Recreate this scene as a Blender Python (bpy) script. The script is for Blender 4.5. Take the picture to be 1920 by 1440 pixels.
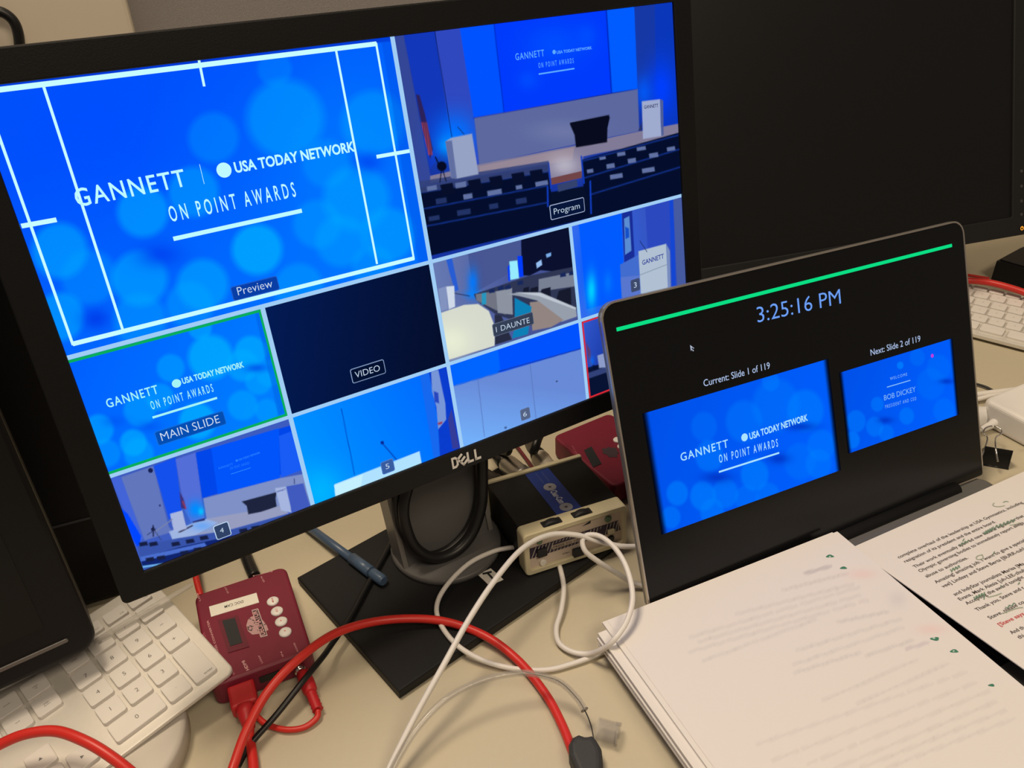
import bpy, bmesh, math, random
import numpy as np
from mathutils import Matrix, Vector

for o in list(bpy.data.objects):
    bpy.data.objects.remove(o)
scene = bpy.context.scene
COL = scene.collection

# ------------------------------------------------------------------ camera
F_PX = 1530.0
WC = Matrix(((0.99893, -0.04631, 0.0), (-0.02433, -0.52486, 0.85084), (-0.0394, -0.84993, -0.52542)))
CAM = Vector((0, 0, 0.490))
cam_data = bpy.data.cameras.new('camera')
cam_data.sensor_width = 36.0
cam_data.lens = F_PX * 36.0 / 1920.0
cam_data.clip_start = 0.01
cam = bpy.data.objects.new('camera', cam_data)
COL.objects.link(cam)
rx, ry, rz = WC @ Vector((1, 0, 0)), WC @ Vector((0, -1, 0)), WC @ Vector((0, 0, -1))
cam.matrix_world = Matrix(((rx.x, ry.x, rz.x, CAM.x), (rx.y, ry.y, rz.y, CAM.y), (rx.z, ry.z, rz.z, CAM.z), (0, 0, 0, 1)))
scene.camera = cam

# ------------------------------------------------------------------ light
world = bpy.data.worlds.new('world')
scene.world = world
world.use_nodes = True
bg = world.node_tree.nodes['Background']
bg.inputs[0].default_value = (1.0, 0.86, 0.70, 1)
bg.inputs[1].default_value = 0.13

def area(name, loc, target, sx, sy, power, color):
    l = bpy.data.lights.new(name, 'AREA')
    l.shape = 'RECTANGLE'; l.size = sx; l.size_y = sy; l.energy = power; l.color = color
    o = bpy.data.objects.new(name, l); COL.objects.link(o)
    o.location = loc
    o.rotation_euler = (Vector(target) - Vector(loc)).to_track_quat('-Z', 'Y').to_euler()
    return o
WARM = (1.0, 0.82, 0.60)
area('ceiling_light_over_desk_offscreen', (-0.48, 0.60, 2.0), (0.0, 0.50, 0), 0.6, 0.5, 30, WARM)
area('ceiling_light_behind_chair_offscreen', (0.9, -0.9, 2.1), (0.3, 0.2, 0), 1.2, 0.6, 24, WARM)

vs = scene.view_settings
vs.view_transform = 'Standard'; vs.look = 'None'; vs.exposure = 0.0; vs.gamma = 1.0; vs.use_curve_mapping = False

# ------------------------------------------------------------------ pixel helpers
def ray(px, py):
    return WC @ Vector(((px - 960) / F_PX, (py - 720) / F_PX, 1.0))
def at(px, py, z=0.0):
    r = ray(px, py)
    return CAM + r * ((z - CAM.z) / r.z)
def project(P):
    v = WC.transposed() @ (Vector(P) - CAM)
    return 960 + F_PX * v.x / v.z, 720 + F_PX * v.y / v.z
def on(M, px, py, z=0.0):
    """pixel -> local (x, y) on the plane local z of frame M"""
    Mi = M.inverted()
    c = Mi @ CAM
    r = Mi.to_3x3() @ ray(px, py)
    t = (z - c.z) / r.z
    return Vector((c.x + r.x * t, c.y + r.y * t))
def frame(o, x, up):
    """frame with origin o, x axis x, and y axis as close as can be to up"""
    x = Vector(x).normalized(); z = x.cross(Vector(up)).normalized(); y = z.cross(x)
    return Matrix(((x.x, y.x, z.x, o[0]), (x.y, y.y, z.y, o[1]), (x.z, y.z, z.z, o[2]), (0, 0, 0, 1)))
def T(x, y, z):
    return Matrix.Translation((x, y, z))

# ------------------------------------------------------------------ materials
def lin(c):
    r = []
    for v in c:
        v = v / 255.0
        r.append(v / 12.92 if v <= 0.04045 else ((v + 0.055) / 1.055) ** 2.4)
    return r
MATS = {}
def mat(name, color, rough=0.5, metal=0.0, spec=0.5, trans=0.0, ior=1.45, noise=0.0, nscale=40.0, bump=0.0, bscale=200.0, coat=0.0, alpha=1.0):
    if name in MATS:
        return MATS[name]
    m = bpy.data.materials.new(name); m.use_nodes = True
    nt = m.node_tree; b = nt.nodes['Principled BSDF']
    b.inputs['Base Color'].default_value = (*color, 1)
    b.inputs['Roughness'].default_value = rough
    b.inputs['Metallic'].default_value = metal
    b.inputs['Specular IOR Level'].default_value = spec
    b.inputs['Transmission Weight'].default_value = trans
    b.inputs['IOR'].default_value = ior
    b.inputs['Coat Weight'].default_value = coat
    b.inputs['Alpha'].default_value = alpha
    tc = nt.nodes.new('ShaderNodeTexCoord')
    if noise > 0:
        n = nt.nodes.new('ShaderNodeTexNoise'); n.inputs['Scale'].default_value = nscale; n.inputs['Detail'].default_value = 5
        nt.links.new(tc.outputs['Object'], n.inputs['Vector'])
        mx = nt.nodes.new('ShaderNodeMix'); mx.data_type = 'RGBA'
        mx.inputs[6].default_value = (*[c * (1 - noise) for c in color], 1)
        mx.inputs[7].default_value = (*[min(1, c * (1 + noise)) for c in color], 1)
        nt.links.new(n.outputs['Fac'], mx.inputs[0]); nt.links.new(mx.outputs[2], b.inputs['Base Color'])
    if bump > 0:
        n2 = nt.nodes.new('ShaderNodeTexNoise'); n2.inputs['Scale'].default_value = bscale; n2.inputs['Detail'].default_value = 3
        nt.links.new(tc.outputs['Object'], n2.inputs['Vector'])
        bp = nt.nodes.new('ShaderNodeBump'); bp.inputs['Strength'].default_value = bump; bp.inputs['Distance'].default_value = 0.0005
        nt.links.new(n2.outputs['Fac'], bp.inputs['Height']); nt.links.new(bp.outputs['Normal'], b.inputs['Normal'])
    MATS[name] = m
    return m
def emit(name, srgb, strength=1.0):
    if name in MATS:
        return MATS[name]
    m = bpy.data.materials.new(name); m.use_nodes = True
    nt = m.node_tree; nt.nodes.clear()
    e = nt.nodes.new('ShaderNodeEmission'); e.inputs[0].default_value = (*lin(srgb), 1); e.inputs[1].default_value = strength
    o = nt.nodes.new('ShaderNodeOutputMaterial'); nt.links.new(e.outputs[0], o.inputs[0])
    MATS[name] = m
    return m
def picture_mat():
    """lit display: shows the colour attribute 'picture' of the pixel grid"""
    if 'picture' in MATS:
        return MATS['picture']
    m = bpy.data.materials.new('lit_display_picture'); m.use_nodes = True
    nt = m.node_tree; nt.nodes.clear()
    a = nt.nodes.new('ShaderNodeAttribute'); a.attribute_name = 'picture'
    e = nt.nodes.new('ShaderNodeEmission')
    o = nt.nodes.new('ShaderNodeOutputMaterial')
    nt.links.new(a.outputs['Color'], e.inputs[0]); nt.links.new(e.outputs[0], o.inputs[0])
    MATS['picture'] = m
    return m
def page_mat():
    if 'page' in MATS:
        return MATS['page']
    m = bpy.data.materials.new('printed_paper'); m.use_nodes = True
    nt = m.node_tree; b = nt.nodes['Principled BSDF']
    a = nt.nodes.new('ShaderNodeAttribute'); a.attribute_name = 'picture'
    nt.links.new(a.outputs['Color'], b.inputs['Base Color'])
    b.inputs['Roughness'].default_value = 0.85; b.inputs['Specular IOR Level'].default_value = 0.2
    MATS['page'] = m
    return m

BLACK = mat('matte_black_plastic', (0.008, 0.008, 0.009), 0.45, spec=0.25, bump=0.15, bscale=900)
BLACK_STAND = mat('black_stand_plastic', (0.008, 0.008, 0.009), 0.55, spec=0.3, bump=0.15, bscale=900)
PANEL_OFF = mat('switched_off_panel', (0.007, 0.007, 0.008), 0.4, spec=0.3)
GLASS_BLACK = mat('black_display_glass', (0.006, 0.006, 0.007), 0.2, spec=0.3)
GREY_PLASTIC = mat('grey_stand_plastic', (0.10, 0.097, 0.098), 0.45, bump=0.1, bscale=900)
SILVER_PLASTIC = mat('silver_stand_trim', (0.25, 0.24, 0.23), 0.4, metal=0.4)
ALU = mat('anodised_aluminium', (0.70, 0.67, 0.62), 0.42, metal=0.25, noise=0.04, nscale=300)
LAPTOP_ALU = mat('grey_laptop_aluminium', (0.22, 0.215, 0.21), 0.42, metal=0.6)
RIM_ALU = mat('laptop_rim_aluminium', (0.55, 0.50, 0.45), 0.3, metal=0.8)
KEY_WHITE = mat('white_keycap', (0.72, 0.69, 0.66), 0.5, noise=0.05, nscale=60)
KEY_BLACK = mat('black_keycap', (0.012, 0.012, 0.015), 0.5)
KEY_INK = mat('grey_key_legend', (0.16, 0.15, 0.15), 0.6)
RED_BOX = mat('dark_red_anodised', (0.18, 0.011, 0.033), 0.48, noise=0.10, nscale=90, bump=0.1, bscale=700)
RED_CABLE = mat('red_cable_rubber', (0.60, 0.028, 0.022), 0.38)
RED_PLUG = mat('red_plug_rubber', (0.50, 0.018, 0.024), 0.45)
BLACK_CABLE = mat('black_cable_rubber', (0.010, 0.010, 0.011), 0.4)
WHITE_CABLE = mat('white_cable_rubber', (0.72, 0.69, 0.66), 0.42)
WHITE_PLASTIC = mat('white_plastic', (0.80, 0.78, 0.76), 0.4)
CREAM_PLASTIC = mat('cream_plastic', (0.62, 0.56, 0.38), 0.5, noise=0.06, nscale=50)
PINK_PANEL = mat('pale_pink_panel', (0.60, 0.50, 0.42), 0.55)
LABEL_WHITE = mat('white_label_tape', (0.80, 0.77, 0.70), 0.5)
INK = mat('black_ink', (0.02, 0.02, 0.022), 0.7)
TYPE_INK = mat('toner_ink', (0.075, 0.06, 0.055), 0.8)
RED_INK = mat('red_ink', (0.60, 0.09, 0.09), 0.8)
GREEN_INK = mat('green_ink', (0.05, 0.20, 0.13), 0.7)
GREEN_PALE = mat('pale_green_ink', (0.36, 0.42, 0.33), 0.8)
PINK_PRINT = mat('pink_silk_print', (0.65, 0.35, 0.36), 0.6)
METAL = mat('bright_nickel', (0.75, 0.73, 0.70), 0.18, metal=1.0)
METAL_DULL = mat('dull_nickel', (0.50, 0.48, 0.45), 0.35, metal=0.9)
LCD = mat('dark_lcd_window', (0.03, 0.032, 0.036), 0.25)
PAPER = mat('white_paper', (0.74, 0.71, 0.69), 0.85, spec=0.2)
CLEAR = mat('clear_plastic', (0.45, 0.42, 0.38), 0.08, spec=1.0, alpha=0.22)
GREY_BOOT = mat('dark_grey_rubber', (0.035, 0.036, 0.036), 0.6)
BLUE_PEN = mat('translucent_blue_plastic', (0.085, 0.14, 0.24), 0.35, trans=0.25)
LABEL_BLUE = mat('blue_label', (0.012, 0.035, 0.22), 0.4)
DESK = mat('cream_laminate', (0.52, 0.465, 0.345), 0.5, noise=0.03, nscale=250, bump=0.05, bscale=500)

# ------------------------------------------------------------------ object helpers
WORLD = {}
def link(o, parent, M):
    COL.objects.link(o)
    if parent is not None:
        o.parent = parent
        o.matrix_basis = WORLD[parent.name].inverted() @ M
    else:
        o.matrix_basis = M
    WORLD[o.name] = M.copy()
def thing(name, label, cat, M, group=None):
    o = bpy.data.objects.new(name, None); o.empty_display_size = 0.02
    link(o, None, M)
    o['label'] = label; o['category'] = cat
    if group:
        o['group'] = group
    return o
def tag(o, label, cat, group=None, kind=None):
    o['label'] = label; o['category'] = cat
    if group: o['group'] = group
    if kind: o['kind'] = kind
    return o

class MB:
    """collects vertices (metres, in the frame the object gets) and faces of one mesh"""
    def __init__(s):
        s.v = []; s.f = []; s.sm = []
    def add(s, vs, fs, smooth=False):
        b = len(s.v)
        s.v += [tuple(v) for v in vs]
        s.f += [tuple(i + b for i in f) for f in fs]
        s.sm += [smooth] * len(fs)
        return s
    def box(s, x0, x1, y0, y1, z0, z1):
        vs = [(x, y, z) for z in (z0, z1) for y in (y0, y1) for x in (x0, x1)]
        return s.add(vs, [(0, 2, 3, 1), (4, 5, 7, 6), (0, 1, 5, 4), (2, 6, 7, 3), (0, 4, 6, 2), (1, 3, 7, 5)])
    def prism(s, pts, z0, z1, bev=0.0, seg=2, top_only=False, inset_bottom=0.0):
        """outline pts (ccw) extruded z0..z1 with a rounded rim"""
        n = len(pts)
        P = [Vector((p[0], p[1])) for p in pts]
        def inset(d):
            out = []
            for i in range(n):
                a, b, c = P[i - 1], P[i], P[(i + 1) % n]
                e1 = (b - a).normalized(); e2 = (c - b).normalized()
                n1 = Vector((-e1.y, e1.x)); n2 = Vector((-e2.y, e2.x))
                m = n1 + n2
                k = m.length_squared
                out.append(b + m * (2 * d / k if k > 1e-6 else 0))
            return out
        rings = []
        if bev > 0 and not top_only:
            for i in range(seg + 1):
                a = math.pi / 2 * i / seg
                rings.append((inset(bev * (1 - math.sin(a))), z0 + bev * (1 - math.cos(a))))
        else:
            rings.append((inset(inset_bottom), z0))
        if bev > 0:
            for i in range(seg + 1):
                a = math.pi / 2 * i / seg
                rings.append((inset(bev * (1 - math.cos(a))), z1 - bev + bev * math.sin(a)))
        else:
            rings.append((P, z1))
        vs = [(p.x, p.y, z) for ring, z in rings for p in ring]
        fs = []
        for k in range(len(rings) - 1):
            for i in range(n):
                j = (i + 1) % n
                fs.append((k * n + i, k * n + j, (k + 1) * n + j, (k + 1) * n + i))
        fs.append(tuple(range(n - 1, -1, -1)))
        fs.append(tuple(range((len(rings) - 1) * n, len(rings) * n)))
        return s.add(vs, fs)
    def flat(s, pts, z=0.0):
        return s.add([(p[0], p[1], z) for p in pts], [tuple(range(len(pts)))])
    def tube(s, path, rad, seg=10, caps=True, flatten=1.0, up=None):
        path = [Vector(p) for p in path]
        n = len(path)
        if not hasattr(rad, '__len__'):
            rad = [rad] * n
        t0 = (path[1] - path[0]).normalized()
        nrm = Vector((0, 0, 1)) if up is None else Vector(up)
        if abs(t0.dot(nrm)) > 0.95:
            nrm = Vector((1, 0, 0))
        nrm = (nrm - t0 * nrm.dot(t0)).normalized()
        vs = []
        for i in range(n):
            t = (path[min(i + 1, n - 1)] - path[max(i - 1, 0)]).normalized()
            nrm = (nrm - t * nrm.dot(t)).normalized()
            b = t.cross(nrm)
            for k in range(seg):
                a = 2 * math.pi * k / seg
                vs.append(path[i] + nrm * (rad[i] * flatten * math.cos(a)) + b * (rad[i] * math.sin(a)))
        fs = []
        for i in range(n - 1):
            for k in range(seg):
                k2 = (k + 1) % seg
                fs.append((i * seg + k, i * seg + k2, (i + 1) * seg + k2, (i + 1) * seg + k))
        s.add(vs, fs, True)
        if caps:
            b = len(s.v) - len(vs)
            s.f.append(tuple(b + k for k in range(seg - 1, -1, -1))); s.sm.append(False)
            s.f.append(tuple(b + (n - 1) * seg + k for k in range(seg))); s.sm.append(False)
        return s
    def lathe(s, prof, seg=32, cx=0.0, cy=0.0, M=None):
        """profile of (radius, z) turned about local z"""
        vs = []
        for r, z in prof:
            for k in range(seg):
                a = 2 * math.pi * k / seg
                v = Vector((cx + r * math.cos(a), cy + r * math.sin(a), z))
                vs.append(M @ v if M is not None else v)
        fs = []
        n = len(prof)
        for i in range(n - 1):
            for k in range(seg):
                k2 = (k + 1) % seg
                fs.append((i * seg + k, i * seg + k2, (i + 1) * seg + k2, (i + 1) * seg + k))
        s.add(vs, fs, True)
        b = len(s.v) - len(vs)
        s.f.append(tuple(b + k for k in range(seg - 1, -1, -1))); s.sm.append(False)
        s.f.append(tuple(b + (n - 1) * seg + k for k in range(seg))); s.sm.append(False)
        return s
    def mesh(s, name):
        me = bpy.data.meshes.new(name)
        me.from_pydata([tuple(v) for v in s.v], [], s.f)
        me.polygons.foreach_set('use_smooth', s.sm)
        me.validate(); me.update()
        return me
    def build(s, name, m, parent=None, M=Matrix.Identity(4)):
        me = s.mesh(name)
        me.materials.append(m)
        o = bpy.data.objects.new(name, me)
        link(o, parent, M)
        return o

def rrect(x0, x1, y0, y1, r, n=4, rb=None):
    pts = []
    r0 = r; rb = r if rb is None else rb
    for cx, cy, a0, r in ((x1 - rb, y0 + rb, -90, rb), (x1 - r0, y1 - r0, 0, r0), (x0 + r0, y1 - r0, 90, r0), (x0 + rb, y0 + rb, 180, rb)):
        for i in range(n + 1):
            a = math.radians(a0 + 90 * i / n)
            pts.append((cx + r * math.cos(a), cy + r * math.sin(a)))
    return pts
def ring(x0, x1, y0, y1, bz, z0, z1, r=0.004, b=0.0012):
    """picture-frame bezel in one piece: outer wall, rounded front, inner wall"""
    O = rrect(x0, x1, y0, y1, r, 4)
    def ins(d):
        return rrect(x0 + d, x1 - d, y0 + d, y1 - d, max(r - d, 0.0004), 4)
    rings = [(O, z0), (O, z1 - b), (ins(b * .3), z1 - b * .3), (ins(b), z1), (ins(bz - b), z1), (ins(bz - b * .3), z1 - b * .3), (ins(bz), z1 - b), (ins(bz), z0)]
    n = len(O)
    vs = [(p[0], p[1], z) for q, z in rings for p in q]
    fs = [(k * n + i, k * n + (i + 1) % n, ((k + 1) % 8) * n + (i + 1) % n, ((k + 1) % 8) * n + i) for k in range(8) for i in range(n)]
    return MB().add(vs, fs)
def circle(cx, cy, r, n=20, ry=None):
    ry = r if ry is None else ry
    return [(cx + r * math.cos(2 * math.pi * i / n), cy + ry * math.sin(2 * math.pi * i / n)) for i in range(n)]
def smooth_path(pts, n=8):
    P = [Vector(p) for p in pts]
    P = [P[0] * 2 - P[1]] + P + [P[-1] * 2 - P[-2]]
    out = []
    for i in range(1, len(P) - 2):
        a, b, c, d = P[i - 1], P[i], P[i + 1], P[i + 2]
        for k in range(n):
            t = k / n
            out.append(0.5 * ((2 * b) + (c - a) * t + (2 * a - 5 * b + 4 * c - d) * t * t + (3 * b - a - 3 * c + d) * t ** 3))
    out.append(P[-2])
    return out
def px_path(pts, n=8):
    """(px, py, height above the desk) control points -> smooth world path"""
    return smooth_path([at(x, y, z) for x, y, z in pts], n)

TEXTC = {}
def text_geo(s, bold=0.0, track=1.0):
    k = (s, bold, track)
    if k in TEXTC:
        return TEXTC[k]
    cu = bpy.data.curves.new('t', 'FONT'); cu.body = s; cu.size = 1.0; cu.resolution_u = 3; cu.offset = bold; cu.space_character = track
    o = bpy.data.objects.new('t', cu); COL.objects.link(o)
    me = bpy.data.meshes.new_from_object(o.evaluated_get(bpy.context.evaluated_depsgraph_get()))
    vs = [(v.co.x, v.co.y) for v in me.vertices]; fs = [tuple(p.vertices) for p in me.polygons]
    bpy.data.objects.remove(o); bpy.data.curves.remove(cu); bpy.data.meshes.remove(me)
    x0 = min(v[0] for v in vs); x1 = max(v[0] for v in vs)
    TEXTC[k] = (vs, fs, x0, x1)
    return TEXTC[k]
CAP = 0.729
def text(mb, s, p0, p1, cap, z, bold=0.0, mirror=False, track=1.0):
    """lettering from baseline start p0 to baseline end p1 (local 2D), capital height cap"""
    vs, fs, x0, x1 = text_geo(s, bold, track)
    p0 = Vector(p0); p1 = Vector(p1)
    d = p1 - p0; L = d.length; d = d / L; n = Vector((-d.y, d.x))
    if mirror:
        n = -n
    out = []
    for x, y in vs:
        q = p0 + d * ((x - x0) / (x1 - x0) * L) + n * (y / CAP * cap)
        out.append((q.x, q.y, z))
    mb.add(out, fs)
def line2(mb, a, b, w, z):
    a = Vector(a); b = Vector(b); d = (b - a).normalized(); n = Vector((-d.y, d.x)) * (w / 2)
    mb.flat([a - n, b - n, b + n, a + n], z)

# ------------------------------------------------------------------ picture painter (for displays and printed pages)
class Paint:
    def __init__(s, X, Y, base):
        s.X = X; s.Y = Y; s.c = np.zeros(X.shape + (3,)); s.c[:] = base
    def mix(s, a, col):
        a = a[..., None]; s.c = s.c * (1 - a) + np.array(col, float) * a
    def circ(s, cx, cy, r, col, a=1.0, soft=0.10, ry=None, rot=0.0):
        ry = r if ry is None else ry
        dx = s.X - cx; dy = s.Y - cy
        c_, s_ = math.cos(rot), math.sin(rot)
        q = np.hypot((dx * c_ + dy * s_) / r, (-dx * s_ + dy * c_) / ry)
        s.mix(a * np.clip((1 + soft - q) / (2 * soft), 0, 1), col)
    def blob(s, cx, cy, rx_, ry_, col, a=1.0):
        s.mix(a * np.exp(-(((s.X - cx) / rx_) ** 2 + ((s.Y - cy) / ry_) ** 2)), col)
    def poly(s, pts, col, a=1.0, soft=0.8):
        xs = [p[0] for p in pts]; ys = [p[1] for p in pts]
        m = (s.X > min(xs) - 2) & (s.X < max(xs) + 2) & (s.Y > min(ys) - 2) & (s.Y < max(ys) + 2)
        if not m.any():
            return
        X = s.X[m]; Y = s.Y[m]
        ins = np.zeros(X.shape, bool); dist = np.full(X.shape, 1e9)
        n = len(pts)
        for i in range(n):
            x0, y0 = pts[i]; x1, y1 = pts[(i + 1) % n]
            dx, dy = x1 - x0, y1 - y0
            L2_ = dx * dx + dy * dy
            if L2_ < 1e-9:
                continue
            t = np.clip(((X - x0) * dx + (Y - y0) * dy) / L2_, 0, 1)
            dist = np.minimum(dist, np.hypot(X - x0 - t * dx, Y - y0 - t * dy))
            if y0 != y1:
                ins ^= ((y0 > Y) != (y1 > Y)) & (X < dx * (Y - y0) / dy + x0)
        al = np.zeros(s.X.shape)
        al[m] = a * np.clip(0.5 + np.where(ins, dist, -dist) / (2 * soft), 0, 1)
        s.mix(al, col)
    def grad(s, p0, c0, p1, c1, a=1.0):
        d = np.array([p1[0] - p0[0], p1[1] - p0[1]], float)
        t = np.clip(((s.X - p0[0]) * d[0] + (s.Y - p0[1]) * d[1]) / (d @ d), 0, 1)[..., None]
        col = np.array(c0, float) * (1 - t) + np.array(c1, float) * t
        s.c = s.c * (1 - a) + col * a
    def line(s, p0, p1, w, col, a=1.0):
        d = np.array([p1[0] - p0[0], p1[1] - p0[1]], float); L = math.hypot(*d)
        t = np.clip(((s.X - p0[0]) * d[0] + (s.Y - p0[1]) * d[1]) / (L * L), 0, 1)
        q = np.hypot(s.X - p0[0] - t * d[0], s.Y - p0[1] - t * d[1])
        s.mix(a * np.clip((w / 2 + 0.7 - q) / 1.4, 0, 1), col)

def pixel_grid(M, x0, x1, y0, y1, z, nx, ny):
    """local grid and the photo pixel under each vertex (used to read the display's own picture)"""
    gx = np.linspace(x0, x1, nx + 1); gy = np.linspace(y0, y1, ny + 1)
    LX, LY = np.meshgrid(gx, gy)
    A = np.array(M)
    P = np.stack([LX, LY, np.full_like(LX, z), np.ones_like(LX)], -1) @ A.T
    V = (P[..., :3] - np.array(CAM)) @ np.array(WC)
    return LX, LY, 960 + F_PX * V[..., 0] / V[..., 2], 720 + F_PX * V[..., 1] / V[..., 2]
def build_grid(name, LX, LY, Z, col, m, parent, M, smooth=False):
    ny, nx = LX.shape[0] - 1, LX.shape[1] - 1
    Zs = np.full_like(LX, Z) if np.isscalar(Z) else Z
    co = np.stack([LX, LY, Zs], -1).reshape(-1, 3)
    idx = np.arange((nx + 1) * (ny + 1)).reshape(ny + 1, nx + 1)
    q = np.stack([idx[:-1, :-1], idx[:-1, 1:], idx[1:, 1:], idx[1:, :-1]], -1).reshape(-1, 4)
    me = bpy.data.meshes.new(name)
    me.vertices.add(len(co)); me.vertices.foreach_set('co', co.ravel())
    me.loops.add(q.size); me.loops.foreach_set('vertex_index', q.ravel().astype(np.int32))
    me.polygons.add(len(q)); me.polygons.foreach_set('loop_start', np.arange(0, q.size, 4, dtype=np.int32))
    me.update(calc_edges=True)
    c = np.clip(col.reshape(-1, 3) / 255.0, 0, 1)
    c = np.where(c <= 0.04045, c / 12.92, ((c + 0.055) / 1.055) ** 2.4)
    att = me.color_attributes.new('picture', 'FLOAT_COLOR', 'POINT')
    att.data.foreach_set('color', np.concatenate([c, np.ones((len(c), 1))], 1).ravel())
    if smooth:
        me.polygons.foreach_set('use_smooth', [True] * len(q))
    me.materials.append(m)
    o = bpy.data.objects.new(name, me)
    link(o, parent, M)
    return o

# ------------------------------------------------------------------ the setting
def setting():
    fl = MB().box(-2.2, 2.6, -2.0, 2.6, -0.76, -0.73).build('floor', mat('grey_carpet', (0.10, 0.10, 0.10), 0.95, noise=0.3, nscale=300))
    fl['kind'] = 'structure'
    # the partition stands along the back edge of the desk
    MW = frame((0.70, 1.24, -0.73), (math.cos(math.radians(20)), math.sin(math.radians(20)), 0), (0, 0, 1))
    grey = mat('grey_partition_fabric', (0.32, 0.30, 0.30), 0.95, noise=0.10, nscale=500, bump=0.4, bscale=900)
    beige = mat('beige_painted_panel', (0.78, 0.69, 0.57), 0.6, noise=0.02, nscale=30)
    w = MB().box(-1.9, 1.4, 0, 2.3, -0.06, 0.0).build('wall_back', grey, None, MW)
    w['kind'] = 'structure'
    # beige upright panel in front of the grey partition: its right edge is the joint seen above the monitor
    j = on(MW, 247, 40, 0.03)
    p = MB().prism(rrect(-1.9, j.x, 0.0, 2.3, 0.004), 0.0005, 0.03, 0.004).build('wall_left', beige, None, MW)
    p['kind'] = 'structure'
    # lower beige strip of the partition that shows under the far monitor
    s = MB().prism(rrect(j.x + 0.003, 1.4, 0.5, 0.98, 0.004), 0.0005, 0.028, 0.004).build('trim_1', beige, None, MW)
    s['kind'] = 'structure'
    # desk: worktop with rounded edge, clipped along the partition
    a = MW @ Vector((-1.85, 0, 0.032)); b = MW @ Vector((1.35, 0, 0.032))
    out = [(-1.05, -0.06), (1.45, -0.06), (b.x, b.y), (a.x, a.y)]
    M0 = Matrix.Identity(4)
    d = thing('desk', 'wide cream laminate desk carrying the screens, papers and cables', 'desk', T(0.2, 0.6, -0.73))
    MB().prism([(x, y) for x, y in out], -0.03, 0.0, 0.003, 2).build('worktop', DESK, d, M0)
    leg = mat('grey_steel_leg', (0.25, 0.25, 0.25), 0.5, metal=0.6)
    for x in (-0.85, 1.25):
        MB().prism(rrect(x - 0.03, x + 0.03, 0.05, 0.55, 0.005), -0.73, -0.03, 0.0).build('leg', leg, d, M0)
setting()

# ------------------------------------------------------------------ main monitor with the multi-view picture
M_MON = frame((-0.2945, 0.4819, 0.4027), (0.8561, 0.5166, -0.0112), (-0.085, 0.1621, 0.9831))
K_MON = 0.85                                          # 20-inch class panel: brings it over its own stand
M_MON = Matrix.Translation(CAM) @ Matrix.Scale(K_MON, 4) @ Matrix.Translation(-CAM) @ M_MON
SW, SH = 0.5184, 0.324
BZ = 0.0195
U = (0.7765, 0.6302); V = (-0.6302, 0.7765)          # base plate directions on the desk
def bp(a, b):
    return (-0.0895 + U[0] * a + V[0] * b, 0.376 + U[1] * a + V[1] * b)
E_WHITE = emit('lit_white', (200, 252, 255))
E_PALE = emit('lit_pale_blue', (160, 205, 245))

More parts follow.
